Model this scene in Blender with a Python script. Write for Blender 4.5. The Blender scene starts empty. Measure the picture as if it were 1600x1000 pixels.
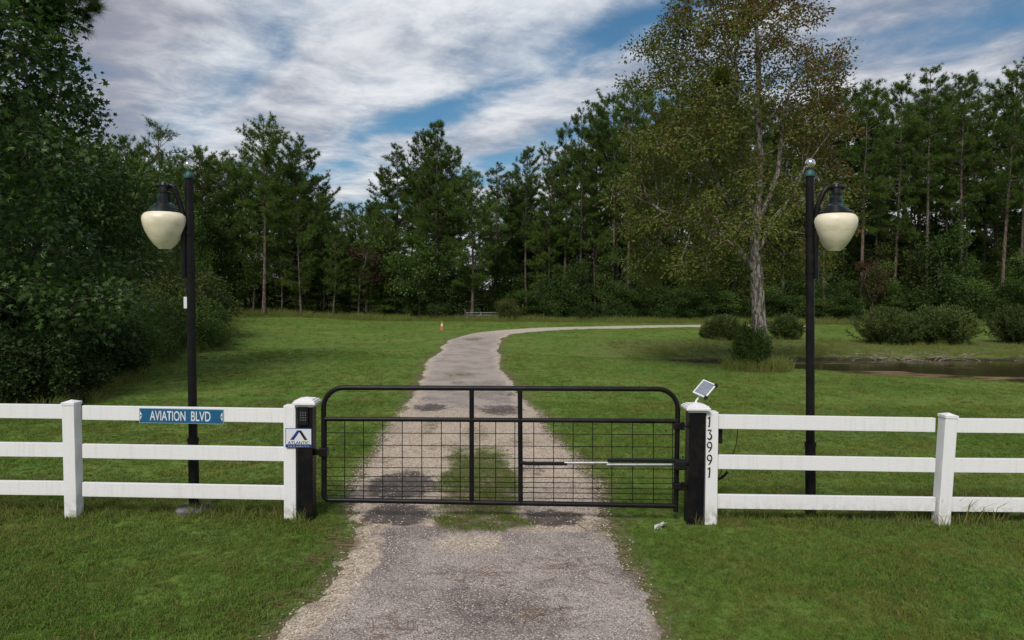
import bpy, bmesh, math, random
import numpy as np
from mathutils import Vector, Matrix
R = math.radians
S = bpy.context.scene
col = S.collection

# ------------------------------------------------------------------ camera
F = 1067.0; H = 2.44; PITCH = R(2.415); ROLL = R(0.5)
cam = bpy.data.objects.new('camera', bpy.data.cameras.new('camera'))
col.objects.link(cam)
cam.data.lens = 24.0; cam.data.sensor_width = 36.0
cam.data.clip_start = 0.05; cam.data.clip_end = 6000
CM = Matrix.Translation((0, 0, H)) @ Matrix.Rotation(R(90) - PITCH, 4, 'X') @ Matrix.Rotation(ROLL, 4, 'Z')
cam.matrix_world = CM
S.camera = cam
S.render.resolution_x = 1024; S.render.resolution_y = 640

# ------------------------------------------------------------------ world
SUN_EL, SUN_AZ = 46.0, 200.0        # azimuth clockwise from +Y: high, behind the camera
W = bpy.data.worlds.new('World'); S.world = W; W.use_nodes = True
nt = W.node_tree; nt.nodes.clear()
def wn(t, **k):
    n = nt.nodes.new(t)
    for a, b in k.items(): setattr(n, a, b)
    return n
def wmath(op, a, b=None, c=None, clamp=False):
    n = wn('ShaderNodeMath', operation=op, use_clamp=clamp)
    for i, v in enumerate((a, b, c)):
        if v is None: continue
        if isinstance(v, (int, float)): n.inputs[i].default_value = v
        else: nt.links.new(v, n.inputs[i])
    return n.outputs[0]
def wramp(v, lo, hi):
    n = wn('ShaderNodeMapRange', interpolation_type='SMOOTHSTEP')
    nt.links.new(v, n.inputs[0]); n.inputs[1].default_value = lo; n.inputs[2].default_value = hi
    return n.outputs[0]
sky = wn('ShaderNodeTexSky', sky_type='NISHITA')
sky.sun_disc = False; sky.sun_elevation = R(SUN_EL); sky.sun_rotation = R(SUN_AZ)
sky.air_density = 1.0; sky.dust_density = 0.6; sky.ozone_density = 2.5
tc = wn('ShaderNodeTexCoord'); sp = wn('ShaderNodeSeparateXYZ')
nt.links.new(tc.outputs['Generated'], sp.inputs[0])
zz = wmath('MAXIMUM', wmath('ADD', sp.outputs[2], 0.05), 0.05)
px_ = wmath('DIVIDE', sp.outputs[0], zz); py_ = wmath('DIVIDE', sp.outputs[1], zz)
# across / along the streets of cloud
ac = wmath('ADD', wmath('MULTIPLY', px_, 0.809), wmath('MULTIPLY', py_, 0.588))
al = wmath('ADD', wmath('MULTIPLY', px_, -0.588), wmath('MULTIPLY', py_, 0.809))
def cloud_noise(sa, sl, scale, detail, rough, off, dist=0.0):
    cb = wn('ShaderNodeCombineXYZ')
    nt.links.new(wmath('MULTIPLY', ac, sa), cb.inputs[0]); nt.links.new(wmath('MULTIPLY', al, sl), cb.inputs[1])
    cb.inputs[2].default_value = off
    n = wn('ShaderNodeTexNoise'); n.inputs['Scale'].default_value = scale
    n.inputs['Detail'].default_value = detail; n.inputs['Roughness'].default_value = rough
    n.inputs['Distortion'].default_value = dist
    nt.links.new(cb.outputs[0], n.inputs['Vector']); return n.outputs['Fac']
n1 = cloud_noise(1.0, 0.58, 1.3, 7, 0.56, 3.1, 0.45)
n2 = cloud_noise(1.0, 0.85, 2.9, 8, 0.62, 8.7, 0.25)
n3 = cloud_noise(1.0, 0.55, 0.9, 4, 0.5, 21.3, 0.2)
acd = wmath('ADD', ac, wmath('MULTIPLY', wmath('SUBTRACT', n1, 0.5), 0.9))
def lane(c, s, a):     # a long clearing between two streets of cloud
    d = wmath('DIVIDE', wmath('SUBTRACT', acd, c), s)
    return wmath('MULTIPLY', wmath('EXPONENT', wmath('MULTIPLY', wmath('MULTIPLY', d, d), -1.0)), a)
lanes = wmath('ADD', wmath('ADD', lane(1.60, 0.18, 0.36), lane(2.50, 0.30, 0.28)), wmath('ADD', lane(0.72, 0.16, 0.17), lane(-1.6, 0.3, 0.26)))
lanes = wmath('MULTIPLY', lanes, wramp(cloud_noise(1.0, 0.8, 1.1, 3, 0.5, 33.0), 0.20, 0.62))
cover = wmath('SUBTRACT', wmath('ADD', wmath('MULTIPLY', n1, 0.45), wmath('MULTIPLY', n2, 0.60)), lanes)
mask = wramp(cover, 0.14, 0.60)
hazey = wramp(sp.outputs[2], 0.22, 0.0)
mask = wmath('MAXIMUM', mask, wmath('MULTIPLY', hazey, 0.85))
CL = wn('ShaderNodeMix', data_type='RGBA')
CLOUD_LIT = (7.2, 7.4, 7.7, 1); CLOUD_GREY = (2.7, 2.8, 3.4, 1)
CL.inputs[6].default_value = CLOUD_GREY; CL.inputs[7].default_value = CLOUD_LIT
grey = wmath('SUBTRACT', wmath('ADD', wmath('MULTIPLY', n3, 0.70), wmath('MULTIPLY', n2, 0.50)), wmath('MULTIPLY', wramp(ac, 0.9, 0.1), 0.22))
nt.links.new(wramp(grey, 0.40, 0.74), CL.inputs[0])
SKM = wn('ShaderNodeMix', data_type='RGBA', blend_type='MULTIPLY'); SKM.inputs[0].default_value = 1
SKM.inputs[7].default_value = (0.46, 0.71, 0.76, 1); nt.links.new(sky.outputs[0], SKM.inputs[6])
MX = wn('ShaderNodeMix', data_type='RGBA')
nt.links.new(mask, MX.inputs[0]); nt.links.new(SKM.outputs[2], MX.inputs[6]); nt.links.new(CL.outputs[2], MX.inputs[7])
bg = wn('ShaderNodeBackground'); bg.inputs[1].default_value = 0.055
nt.links.new(MX.outputs[2], bg.inputs[0])
wo = wn('ShaderNodeOutputWorld'); nt.links.new(bg.outputs[0], wo.inputs[0])

# ------------------------------------------------------------------ sun and exposure
sl = bpy.data.lights.new('sun', 'SUN'); sl.energy = 1.5; sl.angle = R(20); sl.color = (1.0, 0.95, 0.88)
sun = bpy.data.objects.new('sun', sl); col.objects.link(sun)
sd = Vector((math.sin(R(SUN_AZ)) * math.cos(R(SUN_EL)), math.cos(R(SUN_AZ)) * math.cos(R(SUN_EL)), math.sin(R(SUN_EL))))
sun.rotation_euler = (-sd).to_track_quat('-Z', 'Y').to_euler()
sun.location = (0, -10, 30)
vs = S.view_settings
vs.view_transform = 'Standard'; vs.look = 'None'; vs.gamma = 1.0; vs.exposure = 1.06; vs.use_curve_mapping = False
S.cycles.max_bounces = 4; S.cycles.diffuse_bounces = 2; S.cycles.glossy_bounces = 2
S.cycles.transmission_bounces = 4; S.cycles.transparent_max_bounces = 4

# ------------------------------------------------------------------ measuring the photograph
C3 = CM.to_3x3()
def ray(px, py):
    return C3 @ Vector(((px - 800) / F, (500 - py) / F, -1.0))
def P(px, py, Y):                       # point at distance Y seen at that pixel
    d = ray(px, py); return Vector((0, 0, H)) + d * (Y / d.y)
def G(px, py, z=0.0):                   # ground point seen at that pixel
    d = ray(px, py); return Vector((0, 0, H)) + d * ((z - H) / d.z)

# ------------------------------------------------------------------ helpers
def tag(o, label=None, cat=None, group=None, kind=None):
    if label: o['label'] = label
    if cat: o['category'] = cat
    if group: o['group'] = group
    if kind: o['kind'] = kind
    return o
def empty(name, loc, rz=0.0):
    o = bpy.data.objects.new(name, None); col.objects.link(o)
    o.location = loc; o.rotation_euler = (0, 0, rz); o.empty_display_size = 0.2
    return o
def link(name, me, mat=None, parent=None):
    o = bpy.data.objects.new(name, me); col.objects.link(o)
    if mat is not None and len(me.materials) == 0: me.materials.append(mat)
    if parent is not None:
        o.parent = parent
        o.matrix_parent_inverse = Matrix.Identity(4)
    return o
class MB:
    """collects shapes in world or local coordinates and links them as one mesh"""
    def __init__(s): s.v = []; s.f = []
    def add(s, v, f):
        b = len(s.v); s.v += [tuple(p) for p in v]; s.f += [tuple(i + b for i in q) for q in f]; return s
    def box(s, c, size, rot=None, ch=0.004):
        bm = bmesh.new(); bmesh.ops.create_cube(bm, size=1.0)
        bmesh.ops.scale(bm, vec=size, verts=bm.verts)
        if ch > 0:
            bmesh.ops.bevel(bm, geom=bm.edges[:] , offset=ch, segments=2, profile=0.6, affect='EDGES')
        M = Matrix.Translation(c) @ (rot.to_4x4() if rot is not None else Matrix.Identity(4))
        bm.verts.index_update()
        s.add([M @ v.co for v in bm.verts], [[v.index for v in f.verts] for f in bm.faces]); bm.free(); return s
    def tube(s, pts, r, n=10, cap=True):
        pts = [Vector(p) for p in pts]; N = len(pts)
        rs = r if isinstance(r, (list, tuple)) else [r] * N
        ref = Vector((0.13, 0.37, 0.92)); vv = []; ff = []
        t0 = (pts[1] - pts[0]).normalized()
        if abs(t0.dot(ref)) > 0.9: ref = Vector((0.95, 0.2, 0.1))
        u = t0.cross(ref).normalized()
        for i, p in enumerate(pts):
            a = pts[max(i - 1, 0)]; b = pts[min(i + 1, N - 1)]; t = (b - a).normalized()
            u = (u - t * u.dot(t)).normalized(); w = t.cross(u)
            for k in range(n):
                an = 2 * math.pi * k / n
                vv.append(p + (u * math.cos(an) + w * math.sin(an)) * rs[i])
        for i in range(N - 1):
            for k in range(n):
                ff.append((i * n + k, i * n + (k + 1) % n, (i + 1) * n + (k + 1) % n, (i + 1) * n + k))
        if cap:
            ff.append(tuple(range(n - 1, -1, -1))); ff.append(tuple((N - 1) * n + k for k in range(n)))
        return s.add(vv, ff)
    def lathe(s, c, prof, n=28):
        c = Vector(c); vv = []; ff = []
        for (r, z) in prof:
            for k in range(n):
                a = 2 * math.pi * k / n; vv.append(c + Vector((r * math.cos(a), r * math.sin(a), z)))
        for i in range(len(prof) - 1):
            for k in range(n):
                ff.append((i * n + k, i * n + (k + 1) % n, (i + 1) * n + (k + 1) % n, (i + 1) * n + k))
        if prof[0][0] > 1e-4: ff.append(tuple(range(n - 1, -1, -1)))
        if prof[-1][0] > 1e-4: ff.append(tuple((len(prof) - 1) * n + k for k in range(n)))
        return s.add(vv, ff)
    def mesh(s, name, mat, smooth=False):
        me = bpy.data.meshes.new(name); me.from_pydata(s.v, [], s.f); me.materials.append(mat)
        if smooth:
            me.polygons.foreach_set('use_smooth', [True] * len(me.polygons))
            try: me.set_sharp_from_angle(angle=R(40))
            except Exception: pass
        me.update(); return me
    def build(s, name, mat, parent=None, smooth=False):
        if parent is not None:       # vertices are given in world space: bring them to the parent's
            inv = parent_world(parent).inverted()
            s.v = [tuple(inv @ Vector(p)) for p in s.v]
        return link(name, s.mesh(name, mat, smooth), None, parent)
def parent_world(o):
    m = Matrix.Translation(o.location) @ o.rotation_euler.to_matrix().to_4x4()
    return parent_world(o.parent) @ m if o.parent else m
def np_mesh(name, V, faces, mat=None, attrs=None, smooth=False):
    """faces: list of (count, index array) blocks, each an (n, k) array"""
    me = bpy.data.meshes.new(name)
    me.vertices.add(len(V)); me.vertices.foreach_set('co', np.asarray(V, np.float32).ravel())
    if faces is not None and len(faces):
        nl = sum(f.size for f in faces); npol = sum(len(f) for f in faces)
        me.loops.add(nl); me.polygons.add(npol)
        me.loops.foreach_set('vertex_index', np.concatenate([f.ravel() for f in faces]).astype(np.int32))
        tot = np.concatenate([np.full(len(f), f.shape[1], np.int32) for f in faces])
        st = np.concatenate([[0], np.cumsum(tot)[:-1]]).astype(np.int32)
        me.polygons.foreach_set('loop_start', st)
        try: me.polygons.foreach_set('loop_total', tot)
        except Exception: pass
        me.polygons.foreach_set('use_smooth', np.full(npol, smooth, bool))
    if mat: me.materials.append(mat)
    for k, a in (attrs or {}).items():
        at = me.attributes.new(k, 'FLOAT', 'POINT'); at.data.foreach_set('value', np.asarray(a, np.float32))
    me.update(calc_edges=True); me.validate()
    return me
def hash2(ix, iy, seed):
    h = np.sin(ix * 127.1 + iy * 311.7 + seed * 74.7) * 43758.5453
    return h - np.floor(h)
def vnoise(x, y, seed=0.0):
    x = np.asarray(x, float); y = np.asarray(y, float)
    ix = np.floor(x); iy = np.floor(y); fx = x - ix; fy = y - iy
    fx = fx * fx * (3 - 2 * fx); fy = fy * fy * (3 - 2 * fy)
    a = hash2(ix, iy, seed); b = hash2(ix + 1, iy, seed); c = hash2(ix, iy + 1, seed); d = hash2(ix + 1, iy + 1, seed)
    return (a * (1 - fx) + b * fx) * (1 - fy) + (c * (1 - fx) + d * fx) * fy
def fbm(x, y, seed=0.0, o=3):
    s = 0; a = 0.5; t = 0
    for i in range(o):
        s = s + a * vnoise(np.asarray(x) * 2 ** i, np.asarray(y) * 2 ** i, seed + i * 3.7); t += a; a *= 0.5
    return s / t
def sstep(a, b, x):
    t = np.clip((np.asarray(x, float) - a) / (b - a), 0, 1); return t * t * (3 - 2 * t)

# ------------------------------------------------------------------ materials
def material(name):
    m = bpy.data.materials.new(name); m.use_nodes = True
    t = m.node_tree; b = t.nodes['Principled BSDF']
    return m, t, b
class N:
    def __init__(s, t): s.t = t
    def node(s, ty, **k):
        n = s.t.nodes.new(ty)
        for a, b in k.items(): setattr(n, a, b)
        return n
    def ln(s, a, b): s.t.links.new(a, b)
    def pos(s): return s.node('ShaderNodeNewGeometry').outputs['Position']
    def obj(s): return s.node('ShaderNodeTexCoord').outputs['Object']
    def noise(s, vec, scale, detail=4, rough=0.55, dist=0.0):
        n = s.node('ShaderNodeTexNoise'); n.inputs['Scale'].default_value = scale
        n.inputs['Detail'].default_value = detail; n.inputs['Roughness'].default_value = rough
        n.inputs['Distortion'].default_value = dist
        s.ln(vec, n.inputs['Vector']); return n.outputs['Fac']
    def scale(s, vec, v):
        n = s.node('ShaderNodeVectorMath', operation='MULTIPLY'); s.ln(vec, n.inputs[0]); n.inputs[1].default_value = v
        return n.outputs[0]
    def rng(s, v, lo, hi, a=0.0, b=1.0):
        n = s.node('ShaderNodeMapRange', interpolation_type='SMOOTHSTEP'); s.ln(v, n.inputs[0])
        for i, q in enumerate((lo, hi, a, b)): n.inputs[i + 1].default_value = q
        return n.outputs[0]
    def mix(s, f, a, b, bt='MIX'):
        n = s.node('ShaderNodeMix', data_type='RGBA', blend_type=bt)
        for i, q in ((0, f), (6, a), (7, b)):
            if isinstance(q, (int, float)): n.inputs[i].default_value = q
            elif isinstance(q, tuple): n.inputs[i].default_value = q + (1,) if len(q) == 3 else q
            else: s.ln(q, n.inputs[i])
        return n.outputs[2]
    def math(s, op, a, b=None, clamp=False):
        n = s.node('ShaderNodeMath', operation=op, use_clamp=clamp)
        for i, q in enumerate((a, b)):
            if q is None: continue
            if isinstance(q, (int, float)): n.inputs[i].default_value = q
            else: s.ln(q, n.inputs[i])
        return n.outputs[0]
    def attr(s, name): return s.node('ShaderNodeAttribute', attribute_name=name).outputs['Fac']
    def bump(s, hgt, dist, b, strength=1.0):
        n = s.node('ShaderNodeBump'); n.inputs['Distance'].default_value = dist; n.inputs['Strength'].default_value = strength
        s.ln(hgt, n.inputs['Height']); s.ln(n.outputs[0], b.inputs['Normal'])
    def vor(s, vec, scale, feature='F1'):
        n = s.node('ShaderNodeTexVoronoi', feature=feature); n.inputs['Scale'].default_value = scale
        s.ln(vec, n.inputs['Vector']); return n
def simple(name, c, rough=0.5, metal=0.0, c2=None, nscale=6.0, lo=0.45, hi=0.7, bump=0.0, bscale=60, spec=0.5):
    m, t, b = material(name); n = N(t)
    b.inputs['Roughness'].default_value = rough; b.inputs['Metallic'].default_value = metal
    b.inputs['Specular IOR Level'].default_value = spec
    if c2 is None: b.inputs['Base Color'].default_value = c + (1,)
    else: n.ln(n.mix(n.rng(n.noise(n.pos(), nscale, 5, 0.6), lo, hi), c, c2), b.inputs['Base Color'])
    if bump: n.bump(n.noise(n.pos(), bscale, 4), bump, b)
    return m
def grass_colour(n, pos):
    """the lawn's own patchy colour, shared by the ground and by the blades growing on it"""
    a = n.noise(pos, 0.30, 6, 0.68); c = n.noise(n.scale(pos, (1.0, 0.8, 1.0)), 1.1, 7, 0.72); e = n.noise(pos, 4.2, 5, 0.7)
    g = n.mix(n.rng(a, 0.38, 0.64), (0.112, 0.218, 0.034), (0.188, 0.276, 0.058))
    g = n.mix(n.rng(c, 0.48, 0.66, 0, 0.75), g, (0.196, 0.186, 0.046))
    g = n.mix(n.rng(e, 0.56, 0.70, 0, 0.75), g, (0.190, 0.135, 0.052))
    g = n.mix(n.rng(e, 0.46, 0.28, 0, 0.5), g, (0.050, 0.120, 0.030))
    f = n.noise(pos, 13, 3, 0.6)       # clumps of finer and coarser grass
    g = n.mix(n.rng(f, 0.52, 0.36, 0, 0.55), g, (0.040, 0.066, 0.016))
    return n.mix(n.rng(f, 0.54, 0.72, 0, 0.55), g, (0.225, 0.285, 0.062))

def m_ground():
    m, t, b = material('lawn_soil'); n = N(t); pos = n.pos()
    g = grass_colour(n, pos)
    fine = n.noise(n.scale(pos, (1, 0.45, 1)), 22, 6, 0.7)
    g = n.mix(n.rng(fine, 0.30, 0.72), n.mix(0.5, g, (0.034, 0.052, 0.012)), g)
    rough = n.attr('rough')       # unmown bank
    g = n.mix(n.math('MULTIPLY', rough, 0.75), g, n.mix(n.rng(n.noise(pos, 2.2, 5, 0.65), 0.4, 0.62), (0.085, 0.120, 0.034), (0.165, 0.135, 0.060)))
    mud = n.attr('mud')
    mc = n.mix(n.rng(n.noise(n.scale(pos, (0.5, 1.6, 1)), 1.2, 5, 0.6), 0.4, 0.62), (0.040, 0.028, 0.018), (0.19, 0.135, 0.07))
    mc = n.mix(n.attr('bar'), n.mix(n.rng(n.noise(pos, 6, 5, 0.7), 0.4, 0.65), (0.026, 0.019, 0.014), (0.075, 0.058, 0.040)), mc)
    g = n.mix(mud, g, mc)
    soil = n.attr('soil')
    g = n.mix(soil, g, n.mix(n.rng(n.noise(pos, 14, 5, 0.7), 0.4, 0.62), (0.10, 0.075, 0.045), (0.19, 0.15, 0.10)))
    n.ln(g, b.inputs['Base Color']); b.inputs['Roughness'].default_value = 0.95; b.inputs['Specular IOR Level'].default_value = 0.1
    n.bump(n.math('ADD', fine, n.noise(pos, 5, 4)), 0.03, b, 0.8)
    return m
def m_blade(name, dry=0.0):
    m, t, b = material(name); n = N(t); pos = n.pos()
    g = grass_colour(n, pos)
    rnd = n.node('ShaderNodeNewGeometry').outputs['Random Per Island']
    g = n.mix(n.rng(rnd, 0.0, 1.0, 0.0, 0.5), g, (0.170, 0.250, 0.035))
    g = n.mix(n.rng(rnd, 0.80, 0.97, dry * 0.5, 0.75), g, (0.26, 0.20, 0.095))
    n.ln(g, b.inputs['Base Color']); b.inputs['Roughness'].default_value = 0.7; b.inputs['Specular IOR Level'].default_value = 0.08
    tr = n.node('ShaderNodeBsdfTranslucent'); n.ln(g, tr.inputs[0])
    mx = n.node('ShaderNodeMixShader'); mx.inputs[0].default_value = 0.35
    n.ln(b.outputs[0], mx.inputs[1]); n.ln(tr.outputs[0], mx.inputs[2])
    n.ln(mx.outputs[0], t.nodes['Material Output'].inputs[0])
    return m
def m_leaf(name, c1, c2, tint=None, rough=0.5, trans=0.3, spec=0.2, ns=0.7):
    m, t, b = material(name); n = N(t); pos = n.pos()
    rnd = n.node('ShaderNodeNewGeometry').outputs['Random Per Island']
    ob = n.node('ShaderNodeObjectInfo').outputs['Random']
    g = n.mix(n.rng(n.noise(pos, ns, 3), 0.36, 0.64), c1, c2)
    g = n.mix(n.math('MULTIPLY', rnd, 0.30), g, tuple(min(1, q * 1.7) for q in c2))
    g = n.mix(n.math('MULTIPLY', ob, 0.5), g, tuple(q * 0.62 for q in c1))
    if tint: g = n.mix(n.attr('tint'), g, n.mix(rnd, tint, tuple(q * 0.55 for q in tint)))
    n.ln(g, b.inputs['Base Color']); b.inputs['Roughness'].default_value = rough; b.inputs['Specular IOR Level'].default_value = spec
    tr = n.node('ShaderNodeBsdfTranslucent'); n.ln(g, tr.inputs[0])
    mx = n.node('ShaderNodeMixShader'); mx.inputs[0].default_value = trans
    n.ln(b.outputs[0], mx.inputs[1]); n.ln(tr.outputs[0], mx.inputs[2])
    n.ln(mx.outputs[0], t.nodes['Material Output'].inputs[0])
    return m
def m_bark(name, c1, c2, sc=9.0, lo=0.42, hi=0.6):
    m, t, b = material(name); n = N(t); pos = n.pos()
    f = n.noise(n.scale(pos, (1, 1, 0.35)), sc, 6, 0.65)
    n.ln(n.mix(n.rng(f, lo, hi), c1, c2), b.inputs['Base Color']); b.inputs['Roughness'].default_value = 0.9
    b.inputs['Specular IOR Level'].default_value = 0.15
    n.bump(f, 0.03, b); return m
def m_road():
    m, t, b = material('worn_asphalt'); n = N(t); pos = n.pos()
    big = n.noise(pos, 1.1, 5, 0.6); mid = n.noise(pos, 6, 5, 0.65)
    asp = n.mix(n.rng(big, 0.38, 0.58), (0.190, 0.160, 0.150), (0.385, 0.330, 0.305))
    asp = n.mix(n.rng(mid, 0.52, 0.70, 0, 0.6), asp, (0.150, 0.122, 0.108))
    asp = n.mix(n.rng(n.noise(n.scale(pos, (1, 0.6, 1)), 2.6, 6, 0.7), 0.54, 0.70, 0, 0.55), asp, (0.30, 0.235, 0.175))
    v = n.vor(pos, 120); sep = n.node('ShaderNodeSeparateColor'); n.ln(v.outputs['Color'], sep.inputs[0])
    asp = n.mix(n.rng(sep.outputs[0], 0.74, 0.90, 0, 0.85), asp, (0.62, 0.55, 0.48))
    asp = n.mix(n.rng(sep.outputs[1], 0.62, 0.88, 0, 0.75), asp, (0.075, 0.064, 0.060))
    v2 = n.vor(pos, 62); sep2 = n.node('ShaderNodeSeparateColor'); n.ln(v2.outputs['Color'], sep2.inputs[0])
    gr = n.mix(sep2.outputs[0], (0.30, 0.230, 0.172), (0.62, 0.53, 0.42))
    gr = n.mix(n.rng(sep2.outputs[1], 0.78, 0.9), gr, (0.66, 0.60, 0.50))
    gr = n.mix(n.rng(v2.outputs['Distance'], 0.45, 0.75, 0, 0.55), gr, (0.12, 0.09, 0.065))
    ga = n.math('ADD', n.attr('gravel'), n.math('MULTIPLY', n.math('SUBTRACT', n.noise(pos, 7, 7, 0.78), 0.5), 1.7))
    c = n.mix(n.rng(ga, 0.34, 0.62), asp, gr)
    far = n.attr('shell')
    c = n.mix(far, c, n.mix(n.rng(mid, 0.35, 0.7), (0.42, 0.36, 0.30), (0.58, 0.52, 0.44)))
    da = n.math('ADD', n.attr('dirt'), n.math('MULTIPLY', n.math('SUBTRACT', n.noise(pos, 5, 7, 0.78), 0.5), 1.7))
    c = n.mix(n.rng(da, 0.34, 0.66, 0, 0.92), c, n.mix(n.rng(mid, 0.4, 0.65), (0.048, 0.038, 0.035), (0.100, 0.076, 0.064)))
    sa = n.attr('soil')
    c = n.mix(sa, c, n.mix(mid, (0.10, 0.075, 0.045), (0.17, 0.14, 0.08)))
    n.ln(c, b.inputs['Base Color']); n.ln(n.rng(da, 0.4, 0.7, 0.9, 0.55), b.inputs['Roughness'])
    b.inputs['Specular IOR Level'].default_value = 0.25
    n.bump(n.math('ADD', v2.outputs['Distance'], mid), 0.012, b, 0.7)
    return m
def m_vinyl():
    m, t, b = material('white_vinyl'); n = N(t); pos = n.pos()
    st = n.noise(n.scale(pos, (9, 9, 0.7)), 3.0, 5, 0.7)
    c = n.mix(n.rng(st, 0.48, 0.72, 0, 0.30), (0.80, 0.79, 0.80), (0.56, 0.53, 0.49))
    zz = n.node('ShaderNodeSeparateXYZ'); n.ln(pos, zz.inputs[0])
    low = n.math('MULTIPLY', n.rng(zz.outputs[2], 0.30, 0.0), n.rng(n.noise(pos, 16, 4), 0.38, 0.62))
    c = n.mix(n.math('MULTIPLY', low, 0.65), c, (0.32, 0.32, 0.20))     # splashed soil and algae
    n.ln(c, b.inputs['Base Color']); b.inputs['Roughness'].default_value = 0.38; b.inputs['Specular IOR Level'].default_value = 0.4
    n.bump(n.noise(n.scale(pos, (1, 1, 6)), 12, 3), 0.0015, b)
    return m
def m_water():
    m, t, b = material('pond_water'); n = N(t); pos = n.pos()
    b.inputs['Base Color'].default_value = (0.040, 0.030, 0.014, 1); b.inputs['Roughness'].default_value = 0.10
    n.bump(n.noise(n.scale(pos, (1, 2.2, 1)), 2.6, 3), 0.004, b)
    return m
M = {}
M['ground'] = m_ground(); M['road'] = m_road(); M['vinyl'] = m_vinyl(); M['water'] = m_water()
M['blade'] = m_blade('grass_blade'); M['rosette'] = m_leaf('weed_rosette', (0.070, 0.150, 0.034), (0.115, 0.205, 0.048), ns=2.0)
M['weed'] = m_blade('weed_blade', 0.45)
M['black'] = simple('black_paint', (0.007, 0.006, 0.007), 0.42, c2=(0.014, 0.012, 0.012), nscale=9, spec=0.22)
M['blackpost'] = simple('black_wrap', (0.006, 0.006, 0.008), 0.4, c2=(0.014, 0.011, 0.010), nscale=7, spec=0.2)
M['dkmetal'] = simple('dark_bronze', (0.009, 0.009, 0.010), 0.4, c2=(0.016, 0.062, 0.058), nscale=11, lo=0.50, hi=0.64, spec=0.3)
M['patina'] = simple('green_patina', (0.020, 0.095, 0.085), 0.55, c2=(0.010, 0.028, 0.028), nscale=16, lo=0.45, hi=0.62)
M['chrome'] = simple('chrome', (0.82, 0.82, 0.84), 0.06, 1.0)
M['alu'] = simple('aluminium', (0.55, 0.56, 0.58), 0.35, 0.9, c2=(0.40, 0.40, 0.41), nscale=12)
M['wire'] = simple('black_wire', (0.008, 0.007, 0.007), 0.6, spec=0.15)
M['plastic'] = simple('black_plastic', (0.009, 0.009, 0.010), 0.5, spec=0.25)
M['white'] = simple('white_plastic', (0.74, 0.74, 0.75), 0.45, c2=(0.6, 0.59, 0.56), nscale=20, lo=0.5, hi=0.75)
M['concrete'] = simple('concrete', (0.17, 0.165, 0.16), 0.9, c2=(0.07, 0.065, 0.06), nscale=8, bump=0.01)
M['teal'] = simple('sign_blue', (0.010, 0.105, 0.230), 0.4, c2=(0.016, 0.085, 0.18), nscale=9)
M['signedge'] = simple('sign_edge', (0.24, 0.40, 0.50), 0.5)
M['signwhite'] = simple('sign_white', (0.66, 0.68, 0.70), 0.5)
M['navy'] = simple('sign_navy', (0.014, 0.040, 0.22), 0.45)
M['ink'] = simple('ink_black', (0.012, 0.012, 0.016), 0.5)
M['pv'] = simple('solar_cells', (0.20, 0.22, 0.27), 0.12, c2=(0.26, 0.28, 0.33), nscale=14, spec=0.8)
M['orange'] = simple('cone_orange', (0.40, 0.15, 0.07), 0.6, c2=(0.30, 0.18, 0.11), nscale=6)
M['conewhite'] = simple('cone_white', (0.62, 0.56, 0.44), 0.6)
M['galv'] = simple('galvanised', (0.34, 0.34, 0.34), 0.5, 0.5, c2=(0.22, 0.2, 0.19))
M['film'] = simple('clear_film', (0.52, 0.54, 0.50), 0.2)
M['pebble'] = simple('shell_gravel', (0.66, 0.585, 0.48), 0.85, c2=(0.30, 0.235, 0.18), nscale=31, lo=0.40, hi=0.62)
M['straw'] = simple('pine_straw', (0.20, 0.12, 0.07), 0.9, c2=(0.10, 0.065, 0.045), nscale=10)
def m_globe():
    m, t, b = material('cream_acrylic'); n = N(t); pos = n.pos()
    f = n.noise(n.scale(pos, (1, 1, 2.0)), 7, 5, 0.6)
    c = n.mix(n.rng(f, 0.40, 0.68), (0.86, 0.78, 0.60), (0.74, 0.65, 0.47))
    n.ln(c, b.inputs['Base Color']); b.inputs['Roughness'].default_value = 0.28
    return m
M['globe'] = m_globe()
M['galv_wood'] = m_bark('bleached_wood', (0.16, 0.13, 0.10), (0.34, 0.30, 0.25))
M['bark_pine'] = m_bark('pine_bark', (0.070, 0.052, 0.042), (0.165, 0.130, 0.108))
M['bark_pale'] = m_bark('pale_bark', (0.115, 0.092, 0.076), (0.40, 0.37, 0.34), 13.0, 0.44, 0.62)
M['bark_dark'] = m_bark('dark_bark', (0.035, 0.028, 0.022), (0.09, 0.075, 0.06))
M['needle'] = m_leaf('pine_needles', (0.064, 0.118, 0.022), (0.118, 0.184, 0.034), rough=0.5, trans=0.35, spec=0.15, ns=0.5)
M['needle_far'] = M['needle']
M['leaf_gum'] = m_leaf('sweetgum_leaves', (0.034, 0.072, 0.014), (0.062, 0.116, 0.022), rough=0.40, trans=0.25, spec=0.35, ns=0.6)
M['leaf_maple'] = m_leaf('olive_maple_leaves', (0.102, 0.138, 0.025), (0.170, 0.196, 0.038), tint=(0.20, 0.080, 0.040), trans=0.35)
M['leaf_green'] = m_leaf('green_leaves', (0.062, 0.118, 0.022), (0.115, 0.185, 0.036), trans=0.3)
M['leaf_yellow'] = m_leaf('yellow_green_leaves', (0.070, 0.092, 0.020), (0.125, 0.140, 0.030), trans=0.35)
M['leaf_olive'] = m_leaf('olive_green_leaves', (0.052, 0.082, 0.018), (0.095, 0.125, 0.028), trans=0.3)
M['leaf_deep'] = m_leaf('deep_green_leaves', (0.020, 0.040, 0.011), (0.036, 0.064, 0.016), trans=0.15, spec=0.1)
M['leaf_red'] = m_leaf('rusty_leaves', (0.052, 0.030, 0.016), (0.086, 0.050, 0.026), trans=0.25)
M['leaf_shrub'] = m_leaf('myrtle_leaves', (0.048, 0.082, 0.020), (0.100, 0.132, 0.034), trans=0.3)
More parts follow.
